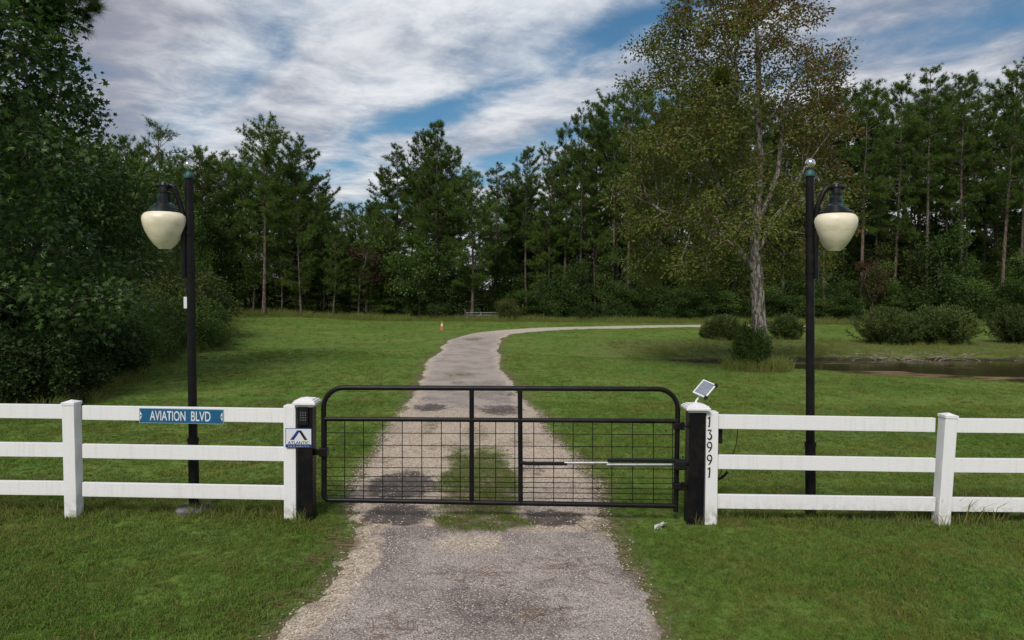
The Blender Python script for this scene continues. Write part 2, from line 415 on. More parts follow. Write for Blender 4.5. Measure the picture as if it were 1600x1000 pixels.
M['leaf_dark'] = m_leaf('dark_evergreen_leaves', (0.034, 0.068, 0.014), (0.062, 0.108, 0.020), trans=0.25)

# ------------------------------------------------------------------ ground, pond, road
NEAR_X = [-60, 0, 5.0, 8, 11, 15, 20, 30, 60]; NEAR_Y = [30, 27.2, 25.4, 23.5, 21.3, 19.4, 18.2, 17.0, 16]
FAR_X = [-60, 0, 5.0, 8, 12, 20, 30, 60]; FAR_Y = [24, 25.0, 26.2, 27.2, 28.0, 28.5, 28.8, 29]
def height(x, y):
    x = np.asarray(x, float); y = np.asarray(y, float)
    wob = (fbm(x * 0.5, y * 0.5, 5.0) - 0.5) * 1.1
    u = y - np.interp(x, NEAR_X, NEAR_Y) + wob; v = np.interp(x, FAR_X, FAR_Y) - y + wob * 0.6
    hn = -0.48 * sstep(-0.9, 1.3, u)
    hf = -0.15 * sstep(-9, -0.7, v) - 0.33 * sstep(-0.7, 0.9, v)
    h = np.maximum(hn, hf) * sstep(-2, 4, x)
    fl = sstep(-0.34, -0.45, h)
    h = h + fl * (fbm(x * 0.15, y * 0.75, 9.0) - 0.325) * 0.60       # low mud bars in the water
    h = np.where(fl > 0, np.minimum(h, -0.262), h)
    rise = 0.35 * sstep(-8, -22, x) * sstep(10, 30, y)
    return h + rise
WATER_Z = -0.285
def axis(segs):
    out = []
    for a, b, st in segs:
        n = max(1, int(round((b - a) / st))); out += list(np.linspace(a, b, n, endpoint=False))
    out.append(segs[-1][1]); return np.array(out)
gx = axis([(-2500, -200, 460), (-200, -60, 28), (-60, -12, 4), (-12, -5, 1.0), (-5, 3, 0.12), (3, 32, 0.3), (32, 60, 3), (60, 200, 28), (200, 2500, 460)])
gy = axis([(-400, -20, 95), (-20, 4, 4), (4, 16, 0.13), (16, 40, 0.3), (40, 90, 4), (90, 300, 42), (300, 3500, 640)])
GX, GY = np.meshgrid(gx, gy); ZZ = height(GX, GY)

# the driveway's centre line, measured along the photograph
cpts = [G(760, 1300), G(748, 1000), G(741, 830), G(732, 700), G(729, 600), G(731, 555), G(742, 533), G(775, 521), G(850, 514.5), G(960, 511.5), G(1085, 509.5), G(1250, 509.0)]
def catmull(pts, n=40):
    out = []
    for i in range(len(pts) - 1):
        p0 = pts[max(i - 1, 0)]; p1 = pts[i]; p2 = pts[i + 1]; p3 = pts[min(i + 2, len(pts) - 1)]
        for k in range(n):
            t = k / n
            out.append(0.5 * ((2 * p1) + (p2 - p0) * t + (2 * p0 - 5 * p1 + 4 * p2 - p3) * t * t + (3 * p1 - p0 - 3 * p2 + p3) * t ** 3))
    out.append(pts[-1]); return out
cl = np.array([[p.x, p.y] for p in catmull(cpts)])
cl = np.vstack([[[-0.12, -12.0]], cl])
seg = np.sqrt(((cl[1:] - cl[:-1]) ** 2).sum(1)); arc = np.concatenate([[0], np.cumsum(seg)])
def centre(s): return np.stack([np.interp(s, arc, cl[:, 0]), np.interp(s, arc, cl[:, 1])], 1)
def edge_w(s, y, side):
    base = np.interp(y, [3, 4.8, 6.9, 8.5, 10.5, 13, 18, 30, 45], [1.36, 1.32, 1.25, 1.50, 1.45, 1.42, 1.26, 1.2, 1.2])
    j = (vnoise(s * 0.55, s * 0 + side * 9, 3) - 0.5) * 0.34 + (vnoise(s * 2.6, s * 0 + side * 5, 4) - 0.5) * 0.10 + (vnoise(s * 9, s * 0 + side * 3, 6) - 0.5) * 0.05
    return base + j
sa = np.concatenate([np.arange(0, 14, 0.5), np.arange(14, 27, 0.05), np.arange(27, 40, 0.12), np.arange(40, arc[-1], 0.5), [arc[-1]]])
cc = centre(sa); dd = centre(sa + 0.05) - centre(sa - 0.05); dd /= np.linalg.norm(dd, axis=1)[:, None] + 1e-9
nn_ = np.stack([dd[:, 1], -dd[:, 0]], 1)
tt = np.linspace(-1, 1, 61)
wl = edge_w(sa, cc[:, 1], 1.0); wr = edge_w(sa, cc[:, 1], 2.0)
wl = wl + 0.10; wr = wr + 0.10
lat = np.where(tt[None, :] < 0, tt[None, :] * wl[:, None], tt[None, :] * wr[:, None])
RX = cc[:, 0:1] + nn_[:, 0:1] * lat; RY = cc[:, 1:2] + nn_[:, 1:2] * lat
def ell(x, y, c, a, b):
    return np.exp(-(((x - c.x) / a) ** 2 + ((y - c.y) / b) ** 2) ** 1.5)
def centre_grass(x, y):
    nz = (fbm(x * 3, y * 3, 12) - 0.5) * 0.9
    cxx = np.interp(y, [6.8, 10.3], [G(748, 830).x, G(745, 705).x])
    d = 0.52 + nz * 0.45 - np.abs(x - cxx)
    return sstep(0.0, 0.18, d) * sstep(6.72, 6.95, y + nz * 0.3) * sstep(10.7, 9.6, y + nz)
def grass_spots(x, y):
    g = ell(x, y, G(718, 587), 0.42, 0.55) + ell(x, y, G(738, 531), 0.5, 1.1) + 0.8 * ell(x, y, G(716, 600), 0.2, 0.3)
    g += 0.75 * ell(x, y, G(611, 672), 0.20, 0.9) + 0.7 * ell(x, y, G(672, 668), 0.15, 0.8) + 0.65 * ell(x, y, G(745, 680), 0.24, 0.8) + 0.6 * ell(x, y, G(815, 693), 0.3, 0.3)
    return g
def dirt(x, y):
    d = 1.0 * ell(x, y, G(628, 760), 0.46, 0.75) + 0.95 * ell(x, y, G(622, 808), 0.42, 0.36) + 1.1 * ell(x, y, G(862, 812), 0.36, 0.28)
    d += 0.8 * ell(x, y, G(672, 638), 0.42, 0.55) + 0.75 * ell(x, y, G(782, 642), 0.55, 0.75) + 0.5 * ell(x, y, G(800, 617), 0.5, 0.5)
    d += 0.5 * ell(x, y, G(830, 735), 0.3, 0.5) + 0.42 * ell(x, y, G(770, 960), 0.32, 0.4)
    return d
Ta = np.abs(lat) / np.where(lat < 0, wl[:, None], wr[:, None])
Da = dirt(RX, RY)
rag = (fbm(RX * 5, RY * 5, 44) - 0.5) * 0.05 + (vnoise(RX * 17, RY * 17, 45) - 0.5) * 0.022
crown = -0.014 + 0.040 * sstep(1.0, 0.80, Ta) + rag * sstep(0.6, 0.9, Ta) * sstep(30, 12, RY)
crown = crown - 0.016 * np.clip(Da, 0, 1) * sstep(0.95, 0.8, Ta)
crown = np.where(Ta < 0.78, np.maximum(crown, 0.006), crown)
RZ = height(RX, RY) + crown + (fbm(RX * 6, RY * 6, 2) - 0.5) * 0.006 * (RY < 16)
gravel = 0.50 * sstep(0.72, 0.98, Ta + (vnoise(RX * 1.5, RY * 1.5, 8) - 0.5) * 0.4) + 0.9 * sstep(6.65, 7.1, RY + (fbm(RX * 2, RY * 2, 1) - .5)) * sstep(17, 11, RY)
gravel += 0.75 * ell(RX, RY, G(735, 853), 0.42, 0.30) + 0.6 * ell(RX, RY, G(560, 890), 0.22, 0.6) + 0.5 * ell(RX, RY, G(500, 960), 0.3, 0.5)
gravel += 0.55 * sstep(11, 18, RY) * sstep(0.55, 0.95, Ta)
shell = 0.85 * sstep(34, 44, RY) + 0.28 * sstep(12, 20, RY) + 0.4 * sstep(12, 18, RY) * sstep(0.6, 0.95, Ta)
soil = np.clip(centre_grass(RX, RY) * 0.9 + 0.6 * grass_spots(RX, RY) + 0.75 * sstep(0.86, 1.0, Ta + (fbm(RX * 3, RY * 3, 15) - 0.5) * 0.35), 0, 1)
nr, nc = RX.shape
idx = np.arange(nr * nc).reshape(nr, nc)
quads = np.stack([idx[:-1, :-1], idx[:-1, 1:], idx[1:, 1:], idx[1:, :-1]], -1).reshape(-1, 4)
road = link('driveway', np_mesh('driveway', np.stack([RX, RY, RZ], -1).reshape(-1, 3), [quads], M['road'],
            {'gravel': gravel.ravel(), 'dirt': Da.ravel(), 'shell': shell.ravel(), 'soil': soil.ravel()}, True))
tag(road, kind='structure')
# where a point lies relative to the driveway: metres outside its edge (negative = on it)
cs = np.arange(0, arc[-1], 0.15); cpt = centre(cs); cd = centre(cs + 0.05) - centre(cs - 0.05); cd /= np.linalg.norm(cd, axis=1)[:, None] + 1e-9
def off_road(x, y):
    out = np.empty(len(x))
    for a in range(0, len(x), 4000):
        q = np.stack([x[a:a + 4000], y[a:a + 4000]], 1)
        d2 = ((q[:, None, :] - cpt[None]) ** 2).sum(2); k = d2.argmin(1)
        rel = q - cpt[k]; la = rel[:, 0] * cd[k, 1] - rel[:, 1] * cd[k, 0]
        w = np.where(la < 0, edge_w(cs[k], cpt[k, 1], 1.0), edge_w(cs[k], cpt[k, 1], 2.0))
        out[a:a + 4000] = np.sqrt(d2[np.arange(len(k)), k]) - w
    return out
fx, fy = GX.ravel(), GY.ravel()
mudv = sstep(-0.175, -0.225, ZZ.ravel() + (fbm(fx * 2, fy * 2, 21) - 0.5) * 0.05)
barv = sstep(0.35, 1.0, np.minimum(fy - np.interp(fx, NEAR_X, NEAR_Y), np.interp(fx, FAR_X, FAR_Y) - fy))
rv = np.interp(fx, FAR_X, FAR_Y)
roughv = sstep(0.2, 1.0, fy - rv) * sstep(9.5, 6.0, fy - rv) * sstep(2, 6, fx + (fbm(fx * .4, fy * .4, 3) - .5) * 4) * (fy < 45)
soilv = np.zeros(len(fx)); nk = np.where((fx > -5) & (fx < 3) & (fy > 3) & (fy < 40))[0]
soilv[nk] = 0.85 * sstep(0.30, -0.02, off_road(fx[nk], fy[nk]) + (fbm(fx[nk] * 2.5, fy[nk] * 2.5, 14) - 0.5) * 0.7)
nr, nc = GX.shape; idx = np.arange(nr * nc).reshape(nr, nc)
quads = np.stack([idx[:-1, :-1], idx[:-1, 1:], idx[1:, 1:], idx[1:, :-1]], -1).reshape(-1, 4)
ground = link('ground', np_mesh('ground', np.stack([GX, GY, ZZ], -1).reshape(-1, 3), [quads], M['ground'],
              {'mud': mudv, 'bar': barv, 'rough': roughv, 'soil': soilv}, True))
tag(ground, kind='structure')
wv = [(2.5, 16.5, WATER_Z), (58, 16.5, WATER_Z), (58, 31, WATER_Z), (2.5, 31, WATER_Z)]
wm = MB().add(wv, [(0, 1, 2, 3)]); tag(wm.build('pond_water', M['water']), kind='structure')

# ------------------------------------------------------------------ grass, weeds, gravel (stuff)
def blade_patch(name, mat, seed, n, rad, hlo, hhi, w, lean, nseg=2):
    rg = np.random.default_rng(seed); V = []; F3 = []; F4 = []
    for i in range(n):
        a = rg.uniform(0, 6.283); r = rad * math.sqrt(rg.uniform(0, 1)); x, y = r * math.cos(a), r * math.sin(a)
        h = rg.uniform(hlo, hhi); la = rg.uniform(0, 6.283); ln = h * rg.uniform(0.15, lean); th = rg.uniform(0, 6.283)
        dx, dy = math.cos(th) * w / 2, math.sin(th) * w / 2; ox, oy = math.cos(la) * ln, math.sin(la) * ln
        b = len(V)
        V += [(x - dx, y - dy, -0.01), (x + dx, y + dy, -0.01), (x + ox * .35 + dx * .8, y + oy * .35 + dy * .8, h * .6), (x + ox * .35 - dx * .8, y + oy * .35 - dy * .8, h * .6), (x + ox, y + oy, h * (1 - 0.25 * ln / h))]
        F4.append((b, b + 1, b + 2, b + 3)); F3.append((b + 3, b + 2, b + 4))
    return np_mesh(name, np.array(V), [np.array(F4), np.array(F3)], mat)
def scatter(name, label, cat, pts, rot, scl, pick, meshes, seed=0):
    """one object whose geometry nodes set small pieces at the points of its mesh"""
    me = np_mesh(name, pts, None, None, {'rz': rot, 'sc': scl, 'pk': pick})
    o = link(name, me)
    coll = bpy.data.collections.new(name + '_pieces')
    for i, q in enumerate(meshes): coll.objects.link(bpy.data.objects.new('%s_piece_%02d' % (name, i), q))
    ng = bpy.data.node_groups.new(name, 'GeometryNodeTree')
    ng.interface.new_socket('Geometry', in_out='INPUT', socket_type='NodeSocketGeometry')
    ng.interface.new_socket('Geometry', in_out='OUTPUT', socket_type='NodeSocketGeometry')
    gi = ng.nodes.new('NodeGroupInput'); go = ng.nodes.new('NodeGroupOutput')
    ip = ng.nodes.new('GeometryNodeInstanceOnPoints'); ci = ng.nodes.new('GeometryNodeCollectionInfo')
    ci.inputs[0].default_value = coll; ci.inputs[1].default_value = True; ci.inputs[2].default_value = True
    def na(nm, ty='FLOAT'):
        q = ng.nodes.new('GeometryNodeInputNamedAttribute'); q.data_type = ty; q.inputs[0].default_value = nm; return q.outputs[0]
    cb = ng.nodes.new('ShaderNodeCombineXYZ'); ng.links.new(na('rz'), cb.inputs[2])
    er = ng.nodes.new('FunctionNodeEulerToRotation'); ng.links.new(cb.outputs[0], er.inputs[0])
    ng.links.new(gi.outputs[0], ip.inputs['Points']); ng.links.new(ci.outputs[0], ip.inputs['Instance'])
    ip.inputs['Pick Instance'].default_value = True
    ng.links.new(na('pk'), ip.inputs['Instance Index']); ng.links.new(er.outputs[0], ip.inputs['Rotation']); ng.links.new(na('sc'), ip.inputs['Scale'])
    ng.links.new(ip.outputs[0], go.inputs[0])
    md = o.modifiers.new('scatter', 'NODES'); md.node_group = ng
    return tag(o, label, cat, kind='stuff')
rg = np.random.default_rng(11)
def field(n, y0, y1, xfun, power=1.0):
    y = y0 + (y1 - y0) * rg.uniform(0, 1, n) ** power
    x = rg.uniform(-1, 1, n) * xfun(y); return x, y
def half(y): return 0.79 * y + 0.8
def lawn_pts():
    xs, ys, ss = [], [], []
    for n, y0, y1, sc in ((26000, 4.0, 8.5, 0.85), (24000, 8.5, 15, 0.95), (16000, 15, 27, 1.15), (9000, 27, 58, 1.6)):
        # even over the trapezium that the view covers
        u = rg.uniform(0, 1, n); y = np.sqrt(y0 ** 2 + u * (y1 ** 2 - y0 ** 2)); x = rg.uniform(-1, 1, n) * half(y)
        xs.append(x); ys.append(y); ss.append(np.full(n, sc))
    x = np.concatenate(xs); y = np.concatenate(ys); s = np.concatenate(ss)
    o = off_road(x, y); keep = o > 0.02 + 0.12 * rg.standard_normal(len(x)) + (fbm(x * 2.5, y * 2.5, 14) - 0.5) * 0.5
    z = height(x, y); keep &= z > -0.19
    patch = fbm(x * 1.1, y * 1.1, 31)
    keep &= rg.uniform(0, 1, len(x)) < 0.45 + 1.1 * sstep(0.3, 0.6, patch)
    s = s * (0.55 + 0.75 * fbm(x * 0.6, y * 0.6, 40) + 0.2 * rg.standard_normal(len(x)).clip(-1, 1))
    s = s * (0.55 + 0.45 * sstep(0.0, 0.35, o))
    s = np.where(rg.uniform(0, 1, len(s)) < 0.03, s * 1.7, s)
    # long grass left by the mower along the fence
    fl = np.exp(-((y - 7.25) / 0.22) ** 2) * (np.abs(x + 0.05) > 2.0)
    s = s * (1 + 0.35 * fl) 
    # tufts on the driveway
    n = 15000; cx = rg.uniform(-1.6, 0.9, n); cy = rg.uniform(6.6, 12.5, n)
    k = rg.uniform(0, 1, n) < centre_grass(cx, cy) * 0.75 * sstep(0.22, 0.46, fbm(cx * 3.5, cy * 3.5, 61)) + 0.25 * np.clip(grass_spots(cx, cy) - 0.25, 0, 1)
    n2 = 900; cx2 = rg.uniform(-3.2, -0.6, n2); cy2 = rg.uniform(16, 37, n2)
    k2 = rg.uniform(0, 1, n2) < np.clip(grass_spots(cx2, cy2), 0, 1)
    x = np.concatenate([x[keep], cx[k], cx2[k2]]); y = np.concatenate([y[keep], cy[k], cy2[k2]])
    s = np.concatenate([s[keep], rg.uniform(0.4, 0.85, k.sum()), rg.uniform(0.6, 1.1, k2.sum())])
    zr = np.zeros(len(x)); on = np.arange(len(x)) >= keep.sum(); zr[on] = 0.020
    return x, y, s.clip(0.25, 3), zr
x, y, s, zr = lawn_pts()
blades = [blade_patch('grass_tuft', M['blade'], 50 + i, 26, 0.085, 0.014, 0.052, 0.0062, 1.5) for i in range(5)]
blades += [blade_patch('weed_rosette', M['rosette'], 90 + i, 11, 0.045, 0.018, 0.034, 0.020, 2.2) for i in range(2)]
pk = np.where((rg.uniform(0, 1, len(x)) < 0.02 + 0.16 * sstep(0.55, 0.72, fbm(x * 0.9, y * 0.9, 71))) & (y < 16), rg.integers(5, 7, len(x)), rg.integers(0, 5, len(x)))
scatter('lawn_grass', 'short mown green and olive lawn grass around the driveway and fence', 'grass',
        np.stack([x, y, height(x, y) + zr], 1), rg.uniform(0, 6.283, len(x)), s, pk, blades)
# unmown weeds: foot of the fence, pond bank, edge of the wood
def weeds():
    X, Y, Z = [], [], []
    def put(x, y, s): X.append(x); Y.append(y); Z.append(s)
    n = 900; x = np.where(rg.uniform(0, 1, n) < 0.5, rg.uniform(-6.2, -2.15, n), rg.uniform(1.95, 6.2, n)); y = 7.28 + rg.normal(0, 0.13, n)
    k_ = rg.uniform(0, 1, n) < 0.55; put(x[k_], y[k_], (rg.uniform(0.28, 0.62, n) * (0.45 + 0.8 * fbm(x * 1.5, y, 6)))[k_])
    n = 60; a = rg.uniform(0, 6.28, n); put(4.95 + 0.35 * np.cos(a), 7.4 + 0.2 * np.sin(a), rg.uniform(0.6, 1.1, n))
    n = 5200; x = rg.uniform(4.5, 32, n); y = np.interp(x, FAR_X, FAR_Y) + rg.uniform(0.3, 7.5, n); put(x, y, rg.uniform(0.3, 1.3, n) * (0.15 + 1.5 * fbm(x * .8, y * .8, 2) ** 2))
    n = 500; a = rg.uniform(0, 6.28, n); r = rg.uniform(0, 1, n) ** 0.5; b = G(1190, 577); put(b.x - 0.2 + 1.0 * r * np.cos(a), b.y - 0.2 + 0.8 * r * np.sin(a), rg.uniform(0.6, 1.5, n))
    n = 6000; x = rg.uniform(-34, 50, n); y = rg.uniform(53.5, 60, n) + (fbm(x * .15, x * 0, 4) - .5) * 3; put(x, y, rg.uniform(0.9, 2.0, n) * (0.5 + 0.8 * fbm(x * .5, y * .5, 8)))
    n = 1500; t = rg.uniform(0, 1, n); ex = np.interp(t, [0, .25, .5, .75, 1], [G(95, 640).x, G(170, 597).x, G(260, 562).x, G(345, 540).x, G(372, 500).x]); ey = np.interp(t, [0, .25, .5, .75, 1], [G(95, 640).y, G(170, 597).y, G(260, 562).y, G(345, 540).y, G(372, 500).y])
    x = ex - np.abs(rg.normal(0, 0.9, n)) + 0.35; y = ey + rg.normal(0, 0.7, n); put(x, y, rg.uniform(0.4, 1.1, n))
    return np.concatenate(X), np.concatenate(Y), np.concatenate(Z)
x, y, s = weeds(); k = (off_road(x, y) > 0.25) & (height(x, y) > -0.25); x, y, s = x[k], y[k], s[k]
tall = [blade_patch('weed_tuft', M['weed'], 80 + i, 16, 0.13, 0.12, 0.42, 0.011, 0.8) for i in range(4)]
scatter('tall_weeds', 'tall unmown grass and weeds on pond bank, wood edge and fence foot', 'weeds',
        np.stack([x, y, height(x, y)], 1), rg.uniform(0, 6.283, len(x)), s, rg.integers(0, 4, len(x)), tall)
# loose shell gravel
def pebble(seed):
    rr = np.random.default_rng(seed); bm = bmesh.new(); bmesh.ops.create_icosphere(bm, subdivisions=1, radius=1.0)
    me = bpy.data.meshes.new('pebble'); sc = rr.uniform(0.5, 1.0, 3) * (1, 0.8, 0.5)
    for v in bm.verts: v.co = Vector((v.co.x * sc[0], v.co.y * sc[1], v.co.z * sc[2])) * rr.uniform(0.75, 1.2)
    bm.to_mesh(me); bm.free(); me.materials.append(M['pebble']); return me
n = 95000; y = np.sqrt(4.0 ** 2 + rg.uniform(0, 1, n) * (15 ** 2 - 4.0 ** 2)); x = rg.uniform(-2.3, 1.8, n)
o = off_road(x, y)
w = 0.07 + 0.65 * sstep(-0.5, -0.08, o) * (0.4 + fbm(x * 2, y * 2, 3)) + 0.55 * sstep(6.7, 7.2, y + (fbm(x * 2, y * 2, 1) - .5)) * sstep(14, 10, y) + 0.8 * ell(x, y, G(735, 853), 0.42, 0.30) + 0.5 * ell(x, y, G(560, 890), 0.22, 0.6)
w = w * (1 - 0.85 * np.clip(dirt(x, y), 0, 1)) * (1 - 0.8 * np.clip(centre_grass(x, y), 0, 1))
w = w * sstep(0.17, -0.06, o)
k = rg.uniform(0, 1, n) < w; x, y = x[k], y[k]
scatter('shell_gravel', 'loose cream shell gravel along driveway edges and wheel tracks', 'gravel', np.stack([x, y, height(x, y) + 0.027 - 0.014 * np.clip(dirt(x, y), 0, 1) - 0.021 * sstep(-0.22, 0.02, off_road(x, y))], 1),
        rg.uniform(0, 6.283, len(x)), 0.005 + 0.011 * rg.uniform(0, 1, len(x)) ** 2, rg.integers(0, 4, len(x)), [pebble(i) for i in range(4)])
# pine straw and twigs blown onto the asphalt
tw = MB()
hot = [G(742, 893), G(760, 905), G(878, 886), G(1000, 935), G(490, 880), G(545, 850), G(1030, 985), G(470, 940), G(560, 830), G(930, 850), G(620, 985), G(850, 965), G(960, 890), G(690, 700), G(585, 720)]
for i in range(900):
    if i % 3: h_ = hot[i % len(hot)]; xx = h_.x + rg.normal(0, 0.16); yy = h_.y + rg.normal(0, 0.12)
    else: yy = rg.uniform(4.2, 12); xx = -0.33 + (rg.normal(0, 0.55) if i % 2 else rg.choice([-1, 1]) * rg.uniform(1.05, 1.5))
    a = rg.uniform(0, 3.14); big = i % 60 == 0; L = rg.uniform(0.02, 0.075) * (1.7 if big else 1); b = rg.uniform(-0.6, 0.6)
    o_ = float(off_road(np.array([xx]), np.array([yy]))[0]); z = 0.034 if o_ < -0.2 else (0.02 if o_ < 0 else 0.03)
    d = Vector((math.cos(a), math.sin(a), 0)); pq = Vector((-d.y, d.x, 0)); c = Vector((xx, yy, z))
    tw.tube([c - d * L, c + pq * L * b * 0.3, c + d * L], 0.0034 if big else 0.0016, 3, False)
tag(tw.build('pine_straw', M['straw']), 'brown pine straw and twigs scattered on the asphalt', 'litter', kind='stuff')

# ------------------------------------------------------------------ white fences
YF = G(116, 808).y            # fence line
RAILS_L0 = [(-225, 100), [(641.0, 643.4), (701.2, 703.6), (761.2, 763.6)]]
def rail_between(par, px0, px1, rows):
    for (a, b) in rows:
        p0 = P(px0, a, YF - 0.02); p1 = P(px1, b, YF - 0.02); p0.y = p1.y = YF
        d = (p1 - p0); ang = math.atan2(d.z, d.x); rot = Matrix.Rotation(-ang, 3, 'Y')
        MB().box((p0 + p1) / 2, (d.length, 0.040, 0.150), rot, 0.005).build('rail', M['vinyl'], par)
def post(par, px, top, name='post', lean=0.0, w=0.128, cap=True, depth=None):
    b = P(px, 812, YF); b.z = 0; ztop = P(px, top, YF - 0.06).z
    rot = Matrix.Rotation(lean, 3, 'Y')
    ax = rot @ Vector((0, 0, 1)); hgt = ztop + 0.06
    po = MB().box(b + ax * (hgt / 2 - 0.06), (w, w, hgt), rot, 0.006).build(name, M['vinyl'], par)
    if cap:
        c = b + ax * (ztop - 0.002); h = w / 2 + 0.006
        q = [c + rot @ Vector(v) for v in ((-h, -h, -0.022), (h, -h, -0.022), (h, h, -0.022), (-h, h, -0.022), (-h, -h, 0.006), (h, -h, 0.006), (h, h, 0.006), (-h, h, 0.006), (0, 0, 0.030))]
        MB().add(q, [(3, 2, 1, 0), (0, 1, 5, 4), (1, 2, 6, 5), (2, 3, 7, 6), (3, 0, 4, 7), (4, 5, 8), (5, 6, 8), (6, 7, 8), (7, 4, 8)]).build('post_cap', M['vinyl'], po)
    return po
fl = empty('rail_fence', (P(116, 812, YF).x, YF, 0))
tag(fl, 'white three-rail vinyl fence carrying the blue street sign', 'fence', 'white vinyl fences beside the gate')
for px, top, ln in ((-222, 627, 0.0), (116, 630, -0.006), (456, 634, 0.0)): post(fl, px, top, lean=ln, cap=(px != 456))
rail_between(fl, -222 + 10, 104, [(640, 643.5), (700, 703.5), (760, 763.5)])
rail_between(fl, 128, 447, [(645, 649.6), (705, 710), (765, 770.6)])
rail_between(fl, -400, -234, [(638, 640), (698, 700), (758, 760)])
fr = empty('rail_fence', (P(1472, 812, YF).x, YF, 0))
tag(fr, 'white three-rail vinyl fence with black house numbers down its end post', 'fence', 'white vinyl fences beside the gate')
np_ = post(fr, 1108.5, 644, lean=-0.008, cap=False)
post(fr, 1470, 650, lean=0.034); post(fr, 1838, 652)
rail_between(fr, 1117, 1462, [(659, 664.3), (722, 727.3), (783.8, 788.3)])
rail_between(fr, 1480, 1830, [(665, 668), (727.3, 730), (788.6, 792)])
rail_between(fr, 1847, 2100, [(668, 669), (730, 731), (792, 794)])

# house numbers: flat black strokes on the end post
def ribbon(mb, pts, ws, o, sx, sz, th=0.006):
    pts = [Vector((p[0] * sx, 0, p[1] * sz)) for p in pts]; L = []; Rr = []
    for i, p in enumerate(pts):
        t = (pts[min(i + 1, len(pts) - 1)] - pts[max(i - 1, 0)]).normalized(); nq = Vector((-t.z, 0, t.x))
        L.append(o + p + nq * ws[i] * .5); Rr.append(o + p - nq * ws[i] * .5)
    n = len(pts); fr_ = L + Rr; bk = [q + Vector((0, th, 0)) for q in fr_]
    f = []
    for i in range(n - 1):
        f += [(i, i + 1, n + i + 1, n + i), (2 * n + i, 3 * n + i, 3 * n + i + 1, 2 * n + i + 1), (i, 2 * n + i, 2 * n + i + 1, i + 1), (n + i, n + i + 1, 3 * n + i + 1, 3 * n + i)]
    f += [(0, n, 3 * n, 2 * n), (n - 1, 3 * n - 1, 4 * n - 1, 2 * n - 1)]
    mb.add(fr_ + bk, f)
def arcp(cx, cy, rx, ry, a0, a1, n=12):
    return [(cx + rx * math.cos(R(a0 + (a1 - a0) * i / n)), cy + ry * math.sin(R(a0 + (a1 - a0) * i / n))) for i in range(n + 1)]
def digit(ch, o, par):
    mb = MB(); w = 0.0115
    if ch == '1':
        q = [(0.02, 0.98), (0.03, 0.6), (0.0, 0.3), (-0.02, 0.0)]; ribbon(mb, q, [w * 1.15] * 4, o, 0.086, 0.106)
        ribbon(mb, [(-0.22, 0.80), (-0.08, 0.86), (0.03, 0.98)], [w * .5, w * .8, w * .8], o + Vector((0, 0.001, 0)), 0.086, 0.106)
        ribbon(mb, [(-0.16, 0.0), (0.08, 0.015)], [w * .5] * 2, o + Vector((0, 0.001, 0)), 0.086, 0.106)
    elif ch == '3':
        q = [(-0.24, 0.90), (-0.05, 0.95), (0.22, 0.95), (0.05, 0.70), (0.0, 0.58)] + arcp(0.0, 0.30, 0.26, 0.28, 80, -150, 12)
        ribbon(mb, q, [w * .7, w * .9, w * .8, w * .6, w * .6] + [w * (0.7 + .6 * math.sin(math.pi * i / 12)) for i in range(13)], o, 0.086, 0.106)
    else:
        q = arcp(0.0, 0.70, 0.26, 0.27, -60, -330, 16) + [(0.28, 0.68), (0.24, 0.42), (0.06, 0.14), (-0.10, 0.0)]
        ribbon(mb, q, [w * (0.6 + .5 * abs(math.sin(math.pi * i / 10))) for i in range(17)] + [w, w, w * .9, w * .5], o, 0.086, 0.106)
    d = mb.build('house_number', M['ink'], par)
for ch, pyb in zip('13991', (666.5, 686.5, 706, 726, 745.5)):
    o = P(1108.3, pyb, YF - 0.066); o.y = YF - 0.0715; digit(ch, o, np_)

# ------------------------------------------------------------------ gate posts
def tiers(mb, c, rows, rot=None):
    for (w, z0, z1) in rows: mb.box(Vector(c) + Vector((0, 0, (z0 + z1) / 2)), (w, w, z1 - z0), rot, 0.005)
def gate_post(px0, px1, top, label, yoff=0.0):
    a = P(px0, 805, YF - 0.07); b = P(px1, 805, YF - 0.07); w = b.x - a.x; cx = (a.x + b.x) / 2; cy = YF + yoff
    zt = P((px0 + px1) / 2, top, YF - 0.07).z
    e = empty('gate_post', (cx, cy, 0)); tag(e, label, 'post')
    MB().box((cx, cy, zt / 2 - 0.03), (w, w, zt + 0.06), None, 0.008).build('shaft', M['blackpost'], e)
    cap = MB(); tiers(cap, (cx, cy, zt), [(w + 0.030, -0.012, 0.016), (w + 0.085, 0.014, 0.040), (w + 0.060, 0.038, 0.056), (w + 0.01, 0.054, 0.068)])
    h = (w + 0.01) / 2; z = zt + 0.066
    cap.add([(cx - h, cy - h, z), (cx + h, cy - h, z), (cx + h, cy + h, z), (cx - h, cy + h, z), (cx, cy, z + 0.018)], [(0, 1, 4), (1, 2, 4), (2, 3, 4), (3, 0, 4)])
    cap.build('cap', M['vinyl'], e)
    return e, cx, cy, w, zt
gl, lx, ly, lw, lz = gate_post(465.5, 488.5, 634, 'square black gate post with white cap behind the keypad')
gr_, rx, ry, rw, rz = gate_post(1074, 1099, 642.5, 'square black gate post with white cap under the solar panel')

# keypad on the left post
k = empty('keypad', (lx - 0.02, ly - lw / 2, P(477, 650, YF - .08).z)); tag(k, 'black entry keypad mounted at top of left gate post', 'keypad')
c = P(474, 650, YF - 0.09); c.y = ly - lw / 2 - 0.010
MB().box(c, (0.098, 0.024, 0.195), None, 0.006).build('housing', M['plastic'], k)
M['key'] = simple('keypad_key', (0.10, 0.10, 0.11), 0.5)
for i in range(4):
    for j in range(3):
        MB().box(c + Vector((-0.024 + j * 0.024, -0.0145, 0.035 - i * 0.026)), (0.014, 0.008, 0.014), None, 0.002).build('key', M['key'], k)

